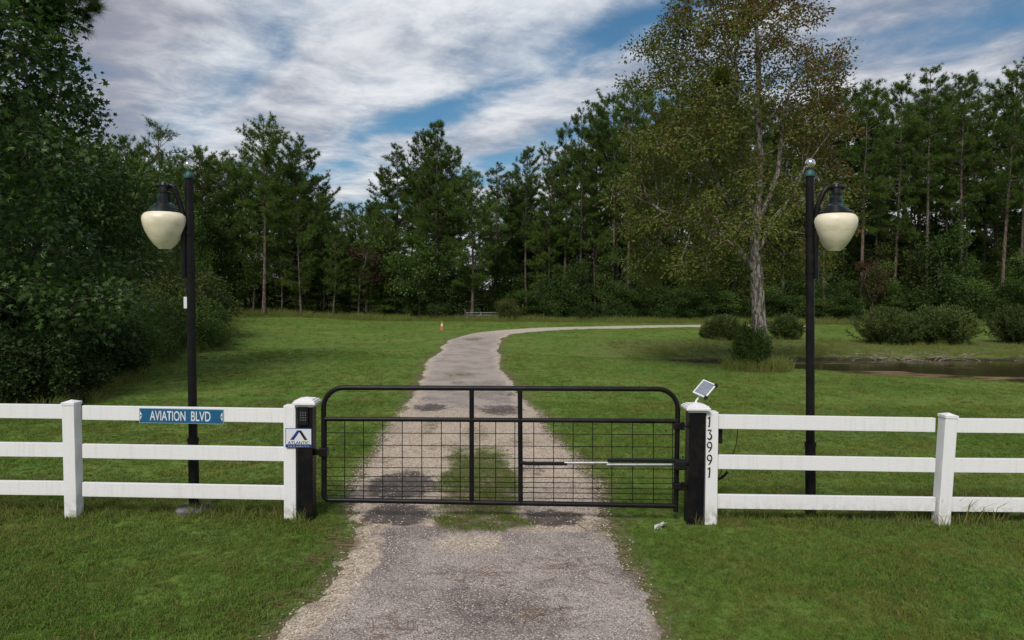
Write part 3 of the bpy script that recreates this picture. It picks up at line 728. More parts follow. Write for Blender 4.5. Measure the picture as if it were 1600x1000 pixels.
# text
def text_mesh(body, height, width=None, mat=None, bold=0.0):
    cu = bpy.data.curves.new('lettering', 'FONT'); cu.body = body; cu.align_x = 'CENTER'; cu.align_y = 'CENTER'; cu.extrude = 0.0; cu.offset = bold
    ob = bpy.data.objects.new('lettering', cu); col.objects.link(ob); bpy.context.view_layer.update()
    me = bpy.data.meshes.new_from_object(ob.evaluated_get(bpy.context.evaluated_depsgraph_get()))
    bpy.data.objects.remove(ob); v = np.empty(len(me.vertices) * 3); me.vertices.foreach_get('co', v); v = v.reshape(-1, 3)
    lo, hi = v.min(0), v.max(0); v = v - (lo + hi) / 2
    sz = height / (hi[1] - lo[1]); sx = (width / (hi[0] - lo[0])) if width else sz
    out = np.stack([v[:, 0] * sx, np.zeros(len(v)), v[:, 1] * sz], 1)
    me.vertices.foreach_set('co', out.ravel()); me.update(); me.materials.clear(); me.materials.append(mat); return me
def text_part(par, name, body, c, h, w, mat, rot=None, bold=0.0):
    me = text_mesh(body, h, w, mat, bold); o = link(name, me, None, par); o.location = Vector(c) - parent_world(par).translation
    if rot is not None: o.rotation_euler = rot
    return o
# street name sign on the top rail
ys = YF - 0.021
a = P(217.5, 639.5, ys); b = P(349.5, 661, ys); sgn = empty('street_sign', ((a.x + b.x) / 2, ys, P(283, 661, ys).z))
tag(sgn, 'blue street sign reading AVIATION BLVD screwed to the white rail', 'sign')
cx, cz = (a.x + b.x) / 2, (P(283, 650, ys)).z; w_, h_ = b.x - a.x, 0.158
ang = -R(0.55)
def sbox(c, size, ch): return MB().box(c, size, Matrix.Rotation(-ang, 3, 'Y'), ch)
sbox((cx, ys - 0.003, cz), (w_, 0.005, h_), 0.002).build('rim', M['signedge'], sgn)
sbox((cx, ys - 0.0055, cz), (w_ - 0.014, 0.005, h_ - 0.014), 0.002).build('face', M['teal'], sgn)
text_part(sgn, 'lettering', 'AVIATION', (cx - 0.142, ys - 0.0095, cz + 0.002), 0.104, 0.375, M['signwhite'], (0, -ang, 0), 0.012)
text_part(sgn, 'lettering', 'BLVD', (cx + 0.207, ys - 0.0095, cz - 0.0015), 0.104, 0.205, M['signwhite'], (0, -ang, 0), 0.012)
for sg in (-1, 1):
    ex = cx + sg * (w_ / 2 - 0.010); q = []
    pts = [(0, 0.048), (-sg * 0.012, 0.030), (-sg * 0.024, 0.0), (-sg * 0.012, -0.030), (0, -0.048)]
    v = [(ex + p[0], ys - 0.0088, cz + p[1] + math.sin(ang) * sg * w_ / 2) for p in pts]
    MB().add(v, [tuple(range(5)) if sg < 0 else tuple(range(4, -1, -1))]).build('end_mark', M['signwhite'], sgn)
    MB().tube([(ex - sg * 0.012, ys - 0.013, cz + math.sin(ang) * sg * w_ / 2), (ex - sg * 0.012, ys + 0.01, cz + math.sin(ang) * sg * w_ / 2)], 0.0075, 10).build('screw', M['ink'], sgn)
# security company sign across both posts
ys2 = ly - lw / 2 - 0.0005
a = P(446, 669, ys2); b = P(487.5, 699.5, ys2)
sec = empty('security_sign', ((a.x + b.x) / 2, ys2, b.z)); tag(sec, 'small white and blue ATLANTIC SECURITY sign below the keypad', 'sign')
cx, cz, w_, h_ = (a.x + b.x) / 2, (a.z + b.z) / 2, b.x - a.x, a.z - b.z
MB().box((cx, ys2 - 0.004, cz), (w_, 0.004, h_), None, 0.0015).build('backing', M['navy'], sec)
MB().box((cx, ys2 - 0.0065, cz + 0.014), (w_ - 0.014, 0.003, h_ - 0.042), None, 0.001).build('panel', M['signwhite'], sec)
yq = ys2 - 0.0095
def flat(pts, name, mat): MB().add([(cx + p[0] * w_, yq, cz + p[1] * h_) for p in pts], [tuple(range(len(pts)))]).build(name, mat, sec)
flat([(-0.32, -0.10), (-0.18, -0.10), (0.07, 0.40), (-0.05, 0.40)], 'logo_stroke', M['navy'])
flat([(0.22, -0.10), (0.34, -0.10), (0.10, 0.40), (0.05, 0.40), (0.02, 0.33)], 'logo_stroke', M['ink'])
text_part(sec, 'lettering', 'ATLANTIC', (cx, yq, cz - 0.24 * h_), 0.030, 0.225, M['ink'], None, 0.012)
text_part(sec, 'lettering', 'S E C U R I T Y', (cx, ys2 - 0.0075, cz - 0.43 * h_), 0.014, 0.22, M['signwhite'])

# ------------------------------------------------------------------ gate
YG = YF + 0.01
g = empty('farm_gate', (P(781, 795, YG).x, YG, 0)); tag(g, 'black tubular driveway gate with wire mesh lower panel', 'gate')
def gp(px, py): 
    p = P(px, py, YG); return p
def arc_path(c0, c1, c2, r, n=8):
    """rounded corner at c1 between c0 and c2"""
    c0, c1, c2 = Vector(c0), Vector(c1), Vector(c2); a = (c0 - c1).normalized(); b = (c2 - c1).normalized()
    s0 = c1 + a * r; s2 = c1 + b * r; cen = c1 + (a + b) * r
    return [cen + (-b * math.cos(math.pi / 2 * i / n) * r) + (-a * math.sin(math.pi / 2 * i / n) * r) for i in range(n + 1)]
tl, tr_, bl, br = gp(505.5, 605.5), gp(1058, 608), gp(505.5, 781), gp(1057.5, 790.5)
tr_.x = br.x = gp(1057.8, 700).x; bl.x = tl.x
path = [br - Vector((0, 0, 0.062))] + arc_path(br, tr_, tl, 0.215) + arc_path(tr_, tl, bl, 0.215) + arc_path(tl, bl, br, 0.06, 5) + [br]
MB().tube(path, 0.0265, 12).build('frame', M['black'], g, True)
ml, mr = gp(505, 654.5), gp(1058, 658)
MB().tube([ml, mr], 0.0245, 12).build('rail', M['black'], g, True)
for px0, px1 in ((737, 737), (812.5, 813.5)):
    t0 = gp(px0, 607); b0 = gp(px1, 786)
    MB().tube([t0, b0], 0.0255, 12).build('upright', M['black'], g, True)
for px in (510, 538.5, 568, 598, 628.5, 659, 689.5, 719, 749.5, 774.5, 804.5, 834, 865, 895.5, 926, 956, 988.5, 1021, 1051):
    f = (px - 505) / 553; MB().tube([gp(px, 654 + 4 * f), gp(px, 781.5 + 9 * f)], 0.0046, 5).build('wire', M['wire'], g)
for pyl, pyr in ((676, 679), (695, 698.5), (714, 717.5), (730, 733), (744, 747), (751, 755.5), (758.5, 764), (766, 772), (774, 781)):
    MB().tube([gp(505, pyl) + Vector((0, -0.006, 0)), gp(1058, pyr) + Vector((0, -0.006, 0))], 0.0042, 5).build('wire', M['wire'], g)
for py in (665.5, 759.5):      # hinges to the right post
    c = gp(1058, py); e = P(1077, py + 0.6, YG)
    MB().box(c, (0.075, 0.085, 0.075), None, 0.012).tube([c + Vector((0, 0, 0)), e], 0.011, 8).box(c + Vector((0.06, 0, 0)), (0.035, 0.05, 0.085), None, 0.006).build('hinge', M['black'], g)
c = gp(506, 706)               # latch towards the left post
MB().box(c, (0.085, 0.095, 0.095), None, 0.01).box((c + P(489, 706, YG)) / 2, (c.x - P(487, 706, YG).x, 0.05, 0.062), None, 0.006).build('latch', M['black'], g)
# linear actuator that swings it
op = empty('gate_opener', tuple(P(945, 724, YG - 0.10))); tag(op, 'black and aluminium arm gate opener between gate and right post', 'gate opener')
yo = YG - 0.085
MB().tube([P(814, 723, yo + 0.05), P(822, 724, yo), P(886, 724.5, yo)], 0.020, 8).build('bracket_arm', M['plastic'], op, True)
MB().tube([P(882, 723.5, yo), P(952, 723.3, yo)], 0.0165, 10).build('push_rod', M['alu'], op, True)
MB().tube([P(948, 726.2, yo), P(1050, 726.2, yo)], 0.022, 12).build('tube', M['alu'], op, True)
MB().box((P(949, 719.2, yo) + P(1060, 719.2, yo)) / 2, (P(1060, 720, yo).x - P(949, 720, yo).x, 0.055, 0.034), None, 0.009).build('motor_housing', M['plastic'], op)
MB().box(P(1063, 726, yo), (0.125, 0.085, 0.105), None, 0.018).tube([P(1060, 726, yo), Vector((rx - rw / 2 + 0.02, ry - 0.03, P(1068, 726, yo).z))], 0.022, 8).build('mount', M['plastic'], op)

# solar panel on the right post cap
sb = Vector((rx, ry, rz + 0.07)); so = empty('solar_panel', tuple(sb)); tag(so, 'small tilted white framed solar panel on the right gate post', 'solar panel')
pc = P(1101, 607.5, ry)
MB().tube([sb, sb + Vector((0.005, 0.0, 0.03)), pc + Vector((-0.005, 0.02, -0.02))], [0.018, 0.010, 0.010], 10).lathe(sb - Vector((0, 0, 0.006)), [(0.045, 0), (0.045, 0.012), (0.02, 0.016)], 16).build('mount_arm', M['white'], so, True)
ex_, ey_ = Vector((0.70, -0.10, 0.52)).normalized(), Vector((0.42, 0.62, -0.50))
u = Vector((16, -14.7, -6.5)).normalized(); v = Vector((-21, -14.7, -18.5)).normalized()
nq = u.cross(v).normalized()
if nq.y > 0: nq = -nq
rot = Matrix((u, v, nq)).transposed()
if rot.determinant() < 0: rot = Matrix((-u, v, nq)).transposed()
MB().box(pc, (0.158, 0.212, 0.014), rot, 0.004).build('panel_frame', M['white'], so)
cellh = 0.036
for i in range(4):
    MB().box(pc + rot @ Vector((0, (i - 1.5) * 0.0465, 0.0068)), (0.130, 0.0445, 0.004), rot, 0.0008).build('cell', M['pv'], so)
for sy in (-1, 1):
    sg = 1 if (rot @ Vector((1, 0, 0))).x > 0 else -1
    MB().box(pc + rot @ Vector((sg * 0.074, sy * 0.098, -0.004)), (0.03, 0.034, 0.034), rot, 0.004).build('corner_clamp', M['plastic'], so)
# control box and its wiring behind the number post
cb = P(1121.5, 681, YF + 0.075); e = empty('control_box', (cb.x, cb.y, cb.z - 0.08)); tag(e, 'narrow black control box with loose cables behind numbered post', 'control box')
MB().box(cb, (0.085, 0.07, 0.155), None, 0.008).build('housing', M['plastic'], e)
def cable(pts, r=0.0045): MB().tube(catmull([P(*p) for p in pts], 8), r, 6).build('cable', M['wire'], e, True)
yb = YF + 0.08
cable([(1121, 690, yb), (1123, 712, yb), (1127, 735, yb + .02), (1122, 748, yb), (1130, 742, yb)])
cable([(1153, 655, yb), (1151, 690, yb), (1143, 715, yb), (1133, 740, yb), (1121, 752, yb)])
cable([(1120, 752, yb), (1130, 744, yb), (1138, 737, yb), (1128, 748, yb), (1121, 746, yb)], 0.007)

# crumpled wrapper lying in the grass
p = G(1032, 826); e = MB(); rr = random.Random(4)
for i in range(9):
    c = p + Vector((rr.uniform(-.045, .045), rr.uniform(-.03, .03), 0.035 + rr.uniform(0, .02))); q = []
    for kx, ky in ((-1, -1), (1, -1), (1, 1), (-1, 1)): q.append(c + Vector((kx * rr.uniform(.012, .04), ky * rr.uniform(.008, .03), rr.uniform(-.035, .03))))
    t = [a + Vector((0, 0, -0.006)) for a in q]
    e.add(q + t, [(0, 1, 2, 3), (7, 6, 5, 4), (0, 4, 5, 1), (1, 5, 6, 2), (2, 6, 7, 3), (3, 7, 4, 0)])
w_ = e.build('wrapper', M['film']); tag(w_, 'crumpled pale plastic wrapper lying in the grass by gate', 'litter')

# bleached fallen branches tangled on the far bank of the pond
fb = MB(); rr = random.Random(12); b0 = G(1440, 561, -0.2)
for i in range(46):
    c = Vector((b0.x + rr.gauss(0, 1.9), b0.y + 0.4 + rr.gauss(0, 0.35), 0)); c.z = float(height(np.array([c.x]), np.array([c.y]))[0]) + 0.02
    a = rr.uniform(-0.5, 0.5) + (math.pi if rr.random() < .5 else 0); L = rr.uniform(0.3, 1.3); d = Vector((math.cos(a), math.sin(a), rr.uniform(0, 0.25)))
    fb.tube([c - Vector((0, 0, .03)), c + d * L * .5 + Vector((0, 0, rr.uniform(0, .08))), c + d * L], [0.016, 0.012, 0.005], 5)
tag(fb.build('fallen_branches', M['galv_wood']), 'tangle of bleached fallen branches on the far pond bank', 'branches', kind='stuff')

# ------------------------------------------------------------------ street lamps
def lamp(name, base, toppx, gpx, gtop, gbot, side, label, tape):
    """side: -1 head hangs left of the pole, 1 right"""
    Y = base.y; sc = Y / F
    e = empty(name, (base.x, base.y, 0)); tag(e, label, 'street lamp', 'street lamps behind the fence')
    top = P(toppx[0], toppx[1], Y); top.y = Y; b = Vector((base.x, Y, -0.02))
    def on(f): return b.lerp(top, f)
    def at(z): return b.lerp(top, (z - b.z) / (top.z - b.z))
    zcol = 0.80
    MB().lathe(Vector((base.x, Y, -0.01)), [(0.185, 0), (0.19, 0.05), (0.165, 0.075), (0.09, 0.078)] if tape else [(0.10, 0), (0.10, 0.02), (0.07, 0.026)], 20).build('footing', M['concrete'], e)
    MB().tube([b + Vector((0, 0, .05)), at(zcol)], 0.054, 14).build('sleeve', M['black'], e, True)
    MB().tube([at(zcol - 0.03), at(zcol + 0.015)], [0.060, 0.060], 14).build('collar', M['black'], e, True)
    MB().tube([at(zcol), top], [0.0455, 0.0445], 14).build('pole', M['black'], e, True)
    MB().lathe(top, [(0.054, -0.012), (0.057, 0.0), (0.050, 0.03), (0.036, 0.048), (0.030, 0.06), (0.036, 0.068), (0.018, 0.078)], 18).build('finial_base', M['patina'], e, True)
    r = 0.054
    MB().lathe(top + Vector((0, 0, 0.072 + r)), [(r * math.cos(a) + 1e-5, r * math.sin(a)) for a in np.linspace(-1.57, 1.57, 13)], 20).build('finial_ball', M['chrome'], e, True)
    # globe
    yh = Y - 0.05; ct = P(gpx, gtop, yh); cbm = P(gpx, gbot, yh); ht = ct.z - cbm.z
    prof = [(0.001, 0), (0.066, 0.0), (0.072, 0.010), (0.115, 0.12), (0.165, 0.30), (0.202, 0.48), (0.226, 0.66), (0.234, 0.78), (0.228, 0.88), (0.205, 0.955), (0.172, 0.99), (0.15, 1.0)]
    prof = [(a * 0.955, (z if z < 0.011 else z * ht)) for a, z in prof]
    MB().lathe(Vector((ct.x, yh, cbm.z)), prof, 36).build('globe', M['globe'], e, True)
    c = Vector((ct.x, yh, ct.z))
    hood = MB().lathe(c, [(0.168, -0.012), (0.172, 0.008), (0.170, 0.014), (0.150, 0.026), (0.148, 0.038), (0.128, 0.048), (0.126, 0.060), (0.104, 0.070), (0.102, 0.082), (0.078, 0.094), (0.066, 0.105), (0.062, 0.195), (0.066, 0.200), (0.066, 0.212), (0.05, 0.222), (0.044, 0.29), (0.02, 0.305)], 28).build('hood', M['dkmetal'], e, True)
    kz = c + Vector((0, 0, 0.285))
    MB().tube([kz + Vector((side * 0.085, 0, 0.0)), kz - Vector((side * 0.06, 0, 0))], [0.026, 0.036], 12).lathe(kz, [(0.001, -0.05), (0.040, -0.03), (0.052, 0.0), (0.040, 0.03), (0.001, 0.045)], 16).build('joint', M['dkmetal'], e, True)
    # gooseneck: out of the joint, over and down along the pole
    pz = kz.z; xp = lambda z: at(z).x + side * 0.054
    q = [kz - Vector((side * 0.03, 0, 0)), Vector((kz.x - side * 0.10, yh, pz - 0.012)), Vector((xp(pz) + side * 0.055, yh, pz - 0.095)), Vector((xp(pz) + side * 0.012, yh + .01, pz - 0.24)), Vector((xp(pz - .4), yh + 0.02, pz - 0.45)), Vector((xp(pz - .9), yh + 0.02, pz - 0.98))]
    MB().tube(catmull(q, 7), 0.027, 12).build('gooseneck', M['black'], e, True)
    for zz_ in (pz - 0.5, pz - 0.9):
        MB().tube([at(zz_ - .02), at(zz_ + .02)], 0.052, 14).build('clamp', M['black'], e, True)
    if tape:
        cc_ = P(293.5, 473, Y - 0.05); MB().box((at(cc_.z).x - 0.040, Y - 0.036, cc_.z), (0.035, 0.02, 0.125), None, 0.003).build('sticker', M['signwhite'], e)
YLL, YLR = G(303.5, 799).y, G(1266.5, 806).y
lamp('street_lamp', P(303.5, 799, YLL), (295, 277), 257, 331.5, 389, -1, 'tall black lamp post with white sticker and cream acorn globe beside the street sign', True)
lamp('street_lamp', P(1266.5, 806, YLR), (1265.5, 274), 1305.5, 334, 392, 1, 'tall black lamp post with cream acorn globe behind the numbered fence', False)

# ------------------------------------------------------------------ far things on the lawn
b = G(690.5, 516.5); e = empty('traffic_cone', tuple(b)); tag(e, 'faded orange and white traffic cone on the lawn by driveway bend', 'cone')
MB().lathe(b, [(0.130, 0.03), (0.105, 0.17), (0.085, 0.28)], 18).build('body', M['orange'], e, True)
MB().lathe(b, [(0.0855, 0.28), (0.055, 0.44)], 18).build('reflective_band', M['conewhite'], e, True)
MB().lathe(b, [(0.055, 0.44), (0.030, 0.57), (0.022, 0.58)], 18).build('tip', M['orange'], e, True)
MB().box(b + Vector((0, 0, 0.012)), (0.36, 0.36, 0.035), None, 0.008).build('base', M['orange'], e)
b = G(752, 500.5); Yp = b.y; e = empty('pipe_gate', tuple(b)); tag(e, 'old grey metal pipe gate at the foot of the pines', 'gate')
def pg(px, py): return P(px, py, Yp)
for py in (488.5, 492.5, 497): MB().tube([pg(729, py), pg(779, py)], 0.028, 8).build('pipe', M['galv'], e, True)
for px in (729.5, 752, 778): MB().tube([pg(px, 487.5), pg(px, 499)], 0.026, 8).build('upright', M['galv'], e, True)
MB().tube([pg(740, 499.5), pg(752, 490)], 0.024, 8).build('brace', M['galv'], e, True)
for px in (727, 780.5): MB().tube([pg(px, 484.5), pg(px, 503)], 0.06, 8).build('gate_post', M['bark_pine'], e, True)

# ------------------------------------------------------------------ trees: builders
def norm(a): return a / (np.linalg.norm(a, axis=-1, keepdims=True) + 1e-9)
RHOMB = (np.array([(0, 0, 0), (0.45, 0.30, 0.06), (1, 0, -0.05), (0.45, -0.30, 0.06)]), [[0, 1, 2, 3]])
SLIM = (np.array([(0, 0, 0), (0.4, 0.13, 0.02), (1, 0, -0.04), (0.4, -0.13, 0.02)]), [[0, 1, 2, 3]])
_st = []
for k in range(5):
    a = R(-124 + 62 * k); b = R(-124 + 62 * k + 31)
    rr_ = (0.50, 0.58, 0.66, 0.58, 0.50)[k]
    _st.append((0.36 + rr_ * math.cos(a), rr_ * math.sin(a), -0.06))
    if k < 4: _st.append((0.36 + 0.25 * math.cos(b), 0.25 * math.sin(b), 0.03))
STAR = (np.array([(0, 0, 0)] + _st), [list(range(10))])
def leaf_mesh(name, C, D, size, tmpl, mat, rg, tint=None, up=0.6):
    V0, Fs = tmpl; n = len(C); D = norm(D)
    nrm = rg.normal(0, 1, (n, 3)) + np.array([0, 0, 1.0]) * up * 2
    nrm = norm(nrm - D * (nrm * D).sum(1, keepdims=True)); B = np.cross(nrm, D)
    s = np.asarray(size).reshape(-1, 1, 1) * np.ones((n, 1, 1))
    V = C[:, None, :] + s * (V0[None, :, 0:1] * D[:, None] + V0[None, :, 1:2] * B[:, None] + V0[None, :, 2:3] * nrm[:, None])
    k = len(V0); base = np.arange(n)[:, None] * k
    faces = [base + np.array(f)[None] for f in Fs]
    at = {'tint': np.repeat(tint, k)} if tint is not None else None
    return np_mesh(name, V.reshape(-1, 3), faces, mat, at)
def needle_mesh(name, C, D, length, width, per, mat, rg, spread=0.75):
    n = len(C) * per; Cc = np.repeat(C, per, 0); Dd = np.repeat(norm(D), per, 0)
    d = norm(Dd + rg.normal(0, spread, (n, 3))); L = length * rg.uniform(0.7, 1.15, (n, 1))
    sd = norm(np.cross(d, rg.normal(0, 1, (n, 3)))) * width / 2
    V = np.stack([Cc - sd, Cc + sd, Cc + d * L], 1).reshape(-1, 3)
    return np_mesh(name, V, [np.arange(n * 3).reshape(-1, 3)], mat)
def frusta(name, A, B, ra, rb, n, mat):
    """separate tapered sticks"""
    A, B = np.asarray(A, float), np.asarray(B, float); d = norm(B - A); ref = np.array([0.31, 0.87, 0.12])
    u = norm(np.cross(d, ref)); w = np.cross(d, u); an = np.arange(n) * 2 * np.pi / n
    ring = u[:, None] * np.cos(an)[None, :, None] + w[:, None] * np.sin(an)[None, :, None]
    V = np.concatenate([A[:, None] + ring * np.asarray(ra)[:, None, None], B[:, None] + ring * np.asarray(rb)[:, None, None]], 1)
    k = np.arange(n); f = np.stack([k, (k + 1) % n, n + (k + 1) % n, n + k], 1)
    F_ = (np.arange(len(A))[:, None, None] * 2 * n + f[None]).reshape(-1, 4)
    return np_mesh(name, V.reshape(-1, 3), [F_], mat, None, True)
def colonize(attr, base, trunk, D=0.35, di=4.0, dk=0.7, iters=160, trop=(0, 0, 0.15)):
    nodes = [np.array(base, float)]; par = [-1]
    def chain(pts, st):
        cur = st
        for t in pts:
            t = np.array(t, float); a = nodes[cur]; m = max(1, int(np.linalg.norm(t - a) / D))
            for i in range(1, m + 1): nodes.append(a + (t - a) * i / m); par.append(cur); cur = len(nodes) - 1
        return cur
    top_ = chain([t for t in trunk if not isinstance(t, list)], 0)
    for ld in trunk:                       # leaders that fork from the top of the trunk
        if isinstance(ld, list): chain(ld[1:], max(0, top_ - ld[0]))
    nodes = np.array(nodes); par = list(par); alive = np.ones(len(attr), bool)
    d = np.linalg.norm(attr[:, None] - nodes[None], axis=2); near = d.argmin(1); nd = d.min(1)
    trop = np.array(trop)
    for it in range(iters):
        act = alive & (nd < di)
        if not act.any(): break
        ids = near[act]; vec = norm(attr[act] - nodes[ids])
        un, inv = np.unique(ids, return_inverse=True); sm = np.zeros((len(un), 3)); np.add.at(sm, inv, vec)
        dirs = norm(norm(sm) + trop + np.random.default_rng(it).normal(0, 0.12, (len(un), 3)))
        new = nodes[un] + dirs * D; st = len(nodes)
        nodes = np.vstack([nodes, new]); par += list(un)
        d = np.linalg.norm(attr[:, None] - new[None], axis=2); m = d.min(1); k = d.argmin(1)
        up_ = m < nd; near[up_] = st + k[up_]; nd = np.minimum(nd, m); alive &= nd > dk
        if len(nodes) > 6000: break
    return nodes, np.array(par)
def skeleton(nodes, par, tip=0.012, expo=2.3, rmax=None):
    n = len(nodes); acc = np.zeros(n); kids = np.zeros(n, int)
    if rmax: expo = min(3.0, max(1.75, math.log(max(2, n - len(np.unique(par)))) / math.log(rmax / tip)))
    for i in range(n - 1, 0, -1):
        if acc[i] == 0: acc[i] = tip ** expo
        acc[par[i]] += acc[i]; kids[par[i]] += 1
    r = acc ** (1 / expo)
    if rmax: r = r * (rmax / r[0]) if r[0] > 0 else r; r = np.maximum(r, tip * 0.7)
    return r, kids
def branch_mesh(name, nodes, par, r, mat, n=6, rmin=0.0):
    """rings shared along every main stem, so limbs bend without seams; side limbs start inside their parent"""
    N_ = len(nodes); d = np.zeros((N_, 3)); d[1:] = norm(nodes[1:] - nodes[par[1:]]); d[0] = (0, 0, 1)
    mainc = np.full(N_, -1); best = np.zeros(N_)
    for i in range(1, N_):
        if r[i] > best[par[i]]: best[par[i]] = r[i]; mainc[par[i]] = i
    t = d.copy(); k = mainc >= 0; t[k] = norm(d[k] + d[mainc[k]])
    an = np.arange(n) * 2 * np.pi / n; ref = np.array([0.31, 0.87, 0.12])
    def rings(c, t_, rr):
        u = norm(np.cross(t_, ref)); w = np.cross(t_, u)
        return c[:, None] + (u[:, None] * np.cos(an)[None, :, None] + w[:, None] * np.sin(an)[None, :, None]) * rr[:, None, None]
    V = [rings(nodes, t, r)]
    i = np.arange(1, N_); i = i[r[i] > rmin]; p = par[i]; side = mainc[p] != i
    V.append(rings(nodes[p[side]], d[i[side]], np.minimum(r[i[side]] * 1.3, r[p[side]] * 0.9)))
    st = p.copy(); st[side] = N_ + np.arange(side.sum())
    q = np.arange(n); q2 = (q + 1) % n
    F_ = np.stack([st[:, None] * n + q, st[:, None] * n + q2, i[:, None] * n + q2, i[:, None] * n + q], -1).reshape(-1, 4)
    return np_mesh(name, np.concatenate(V).reshape(-1, 3), [F_], mat, None, True)
def in_shape(rg, n, cen, rad, fn=None):
    out = []
    while len(out) < n:
        q = rg.uniform(-1, 1, (n * 3, 3)); q = q[(q ** 2).sum(1) < 1]
        q = q[rg.uniform(0, 1, len(q)) < 0.25 + 0.75 * np.sqrt((q ** 2).sum(1))]
        P_ = np.array(cen) + q * np.array(rad)
        if fn is not None: P_ = P_[fn(P_)]
        out += list(P_)
    return np.array(out[:n])
def clumpy(rg, n, cen, rlo, rhi):
    k = rg.integers(0, len(cen), n); rr = rg.uniform(rlo, rhi, len(cen))[k]
    return cen[k] + norm(rg.normal(0, 1, (n, 3))) * (rg.uniform(0.05, 1, n) ** 0.45 * rr)[:, None] * np.array([1.15, 1.15, 0.8])
def leaves_on(nodes, par, r, rg, thr, per, spread):
    t = np.where((r < thr) & (np.arange(len(r)) > 0))[0]
    k = np.repeat(t, per); d0 = norm(nodes[k] - nodes[par[k]])
    off = rg.normal(0, spread, (len(k), 3)); C = nodes[k] + off
    D = norm(norm(off) * 1.0 + d0 * 0.5 + np.array([0, 0, -0.25]) + rg.normal(0, 0.3, (len(k), 3)))
    return C, D
# --- pines: prototypes standing at the origin
def pine_proto(seed, Hh, crown0, rad, shape, droop=0.0, per=13, nl=0.30, wid=0.030, whorl=0.62, dens=1.0, r0=0.17):
    rg = np.random.default_rng(seed)
    ph = rg.uniform(0, 6.28); zs = np.linspace(0, Hh, 14); amp = rg.uniform(0.05, 0.22)
    tx = amp * np.sin(zs / Hh * 3.5 + ph) - amp * math.sin(ph); ty = amp * np.cos(zs / Hh * 2.9 + ph) - amp * math.cos(ph)
    pts = np.stack([tx, ty, zs], 1); rad_t = r0 * (1 - 0.86 * zs / Hh)
    rad_t[0] *= 1.3
    A, B, ra, rb = [], [], [], []
    for i in range(13): A.append(pts[i] - (0, 0, 0.15 if i == 0 else 0)); B.append(pts[i + 1]); ra.append(rad_t[i]); rb.append(rad_t[i + 1])
    TC, TD = [], []
    def trunk_at(z): return np.array([np.interp(z, zs, tx), np.interp(z, zs, ty), z])
    z = crown0 * Hh
    while z < Hh * 0.985:
        t = max(0.0, (z / Hh - crown0) / (1 - crown0)); L0 = rad * shape(t); nb = rg.integers(3, 6); a0 = rg.uniform(0, 6.28)
        for b in range(nb):
            if rg.uniform() > dens: continue
            az = a0 + b * 6.283 / nb + rg.normal(0, 0.3); L = max(0.3, L0 * rg.uniform(0.5, 1.2)); el = R(-6 + 42 * t ** 1.3) + rg.normal(0, 0.16) - droop
            d = np.array([math.cos(az) * math.cos(el), math.sin(az) * math.cos(el), math.sin(el)])
            p0 = trunk_at(min(Hh, z + rg.uniform(-.5, .5) * whorl)); ns = 4; prev = p0; q = [p0]
            for s in range(ns):
                d = norm(d + np.array([0, 0, 0.13]) + rg.normal(0, 0.10, 3)); nx = prev + d * L / ns
                A.append(prev); B.append(nx); f = (1 - s / ns); ra.append(0.006 + 0.028 * f * L / 2.5); rb.append(0.006 + 0.028 * (f - 0.25) * L / 2.5 + 0.002); prev = nx; q.append(nx)
            q = np.array(q)
            TC.append(prev); TD.append(d)
            nt_ = int(4 + L * 5.2)
            for k in range(nt_):
                f = rg.uniform(0.28, 1.0) ** 0.8 * ns; i = min(int(f), ns - 1); pp = q[i] + (q[i + 1] - q[i]) * (f - i)
                sdv = norm(np.cross(d, (0, 0, 1))) * rg.choice([-1, 1]); td = norm(d * 0.6 + sdv * rg.uniform(0.3, 1.0) + np.array([0, 0, rg.uniform(-0.05, 0.7)]))
                tl_ = rg.uniform(0.15, 0.62) * (0.5 + 0.3 * L); e = pp + td * tl_; A.append(pp); B.append(e); ra.append(0.009); rb.append(0.005)
                for m in range(1 + int(tl_ / 0.34)):
                    TC.append(pp + (e - pp) * (1 - 0.42 * m) + rg.normal(0, 0.05, 3)); TD.append(norm(td + np.array([0, 0, 0.5])))
        z += whorl * rg.uniform(0.7, 1.3)
    TC.append(trunk_at(Hh)); TD.append(np.array([0, 0, 1.0]))
    for k in range(9):      # dead snags on the bare stem
        zz_ = rg.uniform(0.25, 1.0) * crown0 * Hh; az = rg.uniform(0, 6.28); p0 = trunk_at(zz_); e = p0 + np.array([math.cos(az), math.sin(az), rg.uniform(-.2, .4)]) * rg.uniform(0.3, 1.1)
        A.append(p0); B.append(e); ra.append(0.016); rb.append(0.006)
    bark = frusta('trunk', np.array(A), np.array(B), np.array(ra), np.array(rb), 6, M['bark_pine'])
    cr = needle_mesh('crown', np.array(TC), np.array(TD), nl, wid, per, M['needle'], rg, 0.95)
    return (bark, cr, Hh)
rnd_top = lambda t: (0.35 + 0.65 * min(1, t * 4)) * math.sqrt(max(0.03, 1 - t ** 3.6))
cone_top = lambda t: (0.75 + 0.25 * min(1, t * 5)) * max(0.0, 1 - t) ** 0.75 + 0.04
oval = lambda t: max(0.05, math.sin(math.pi * (0.12 + 0.84 * min(t, 1)))) ** 0.7
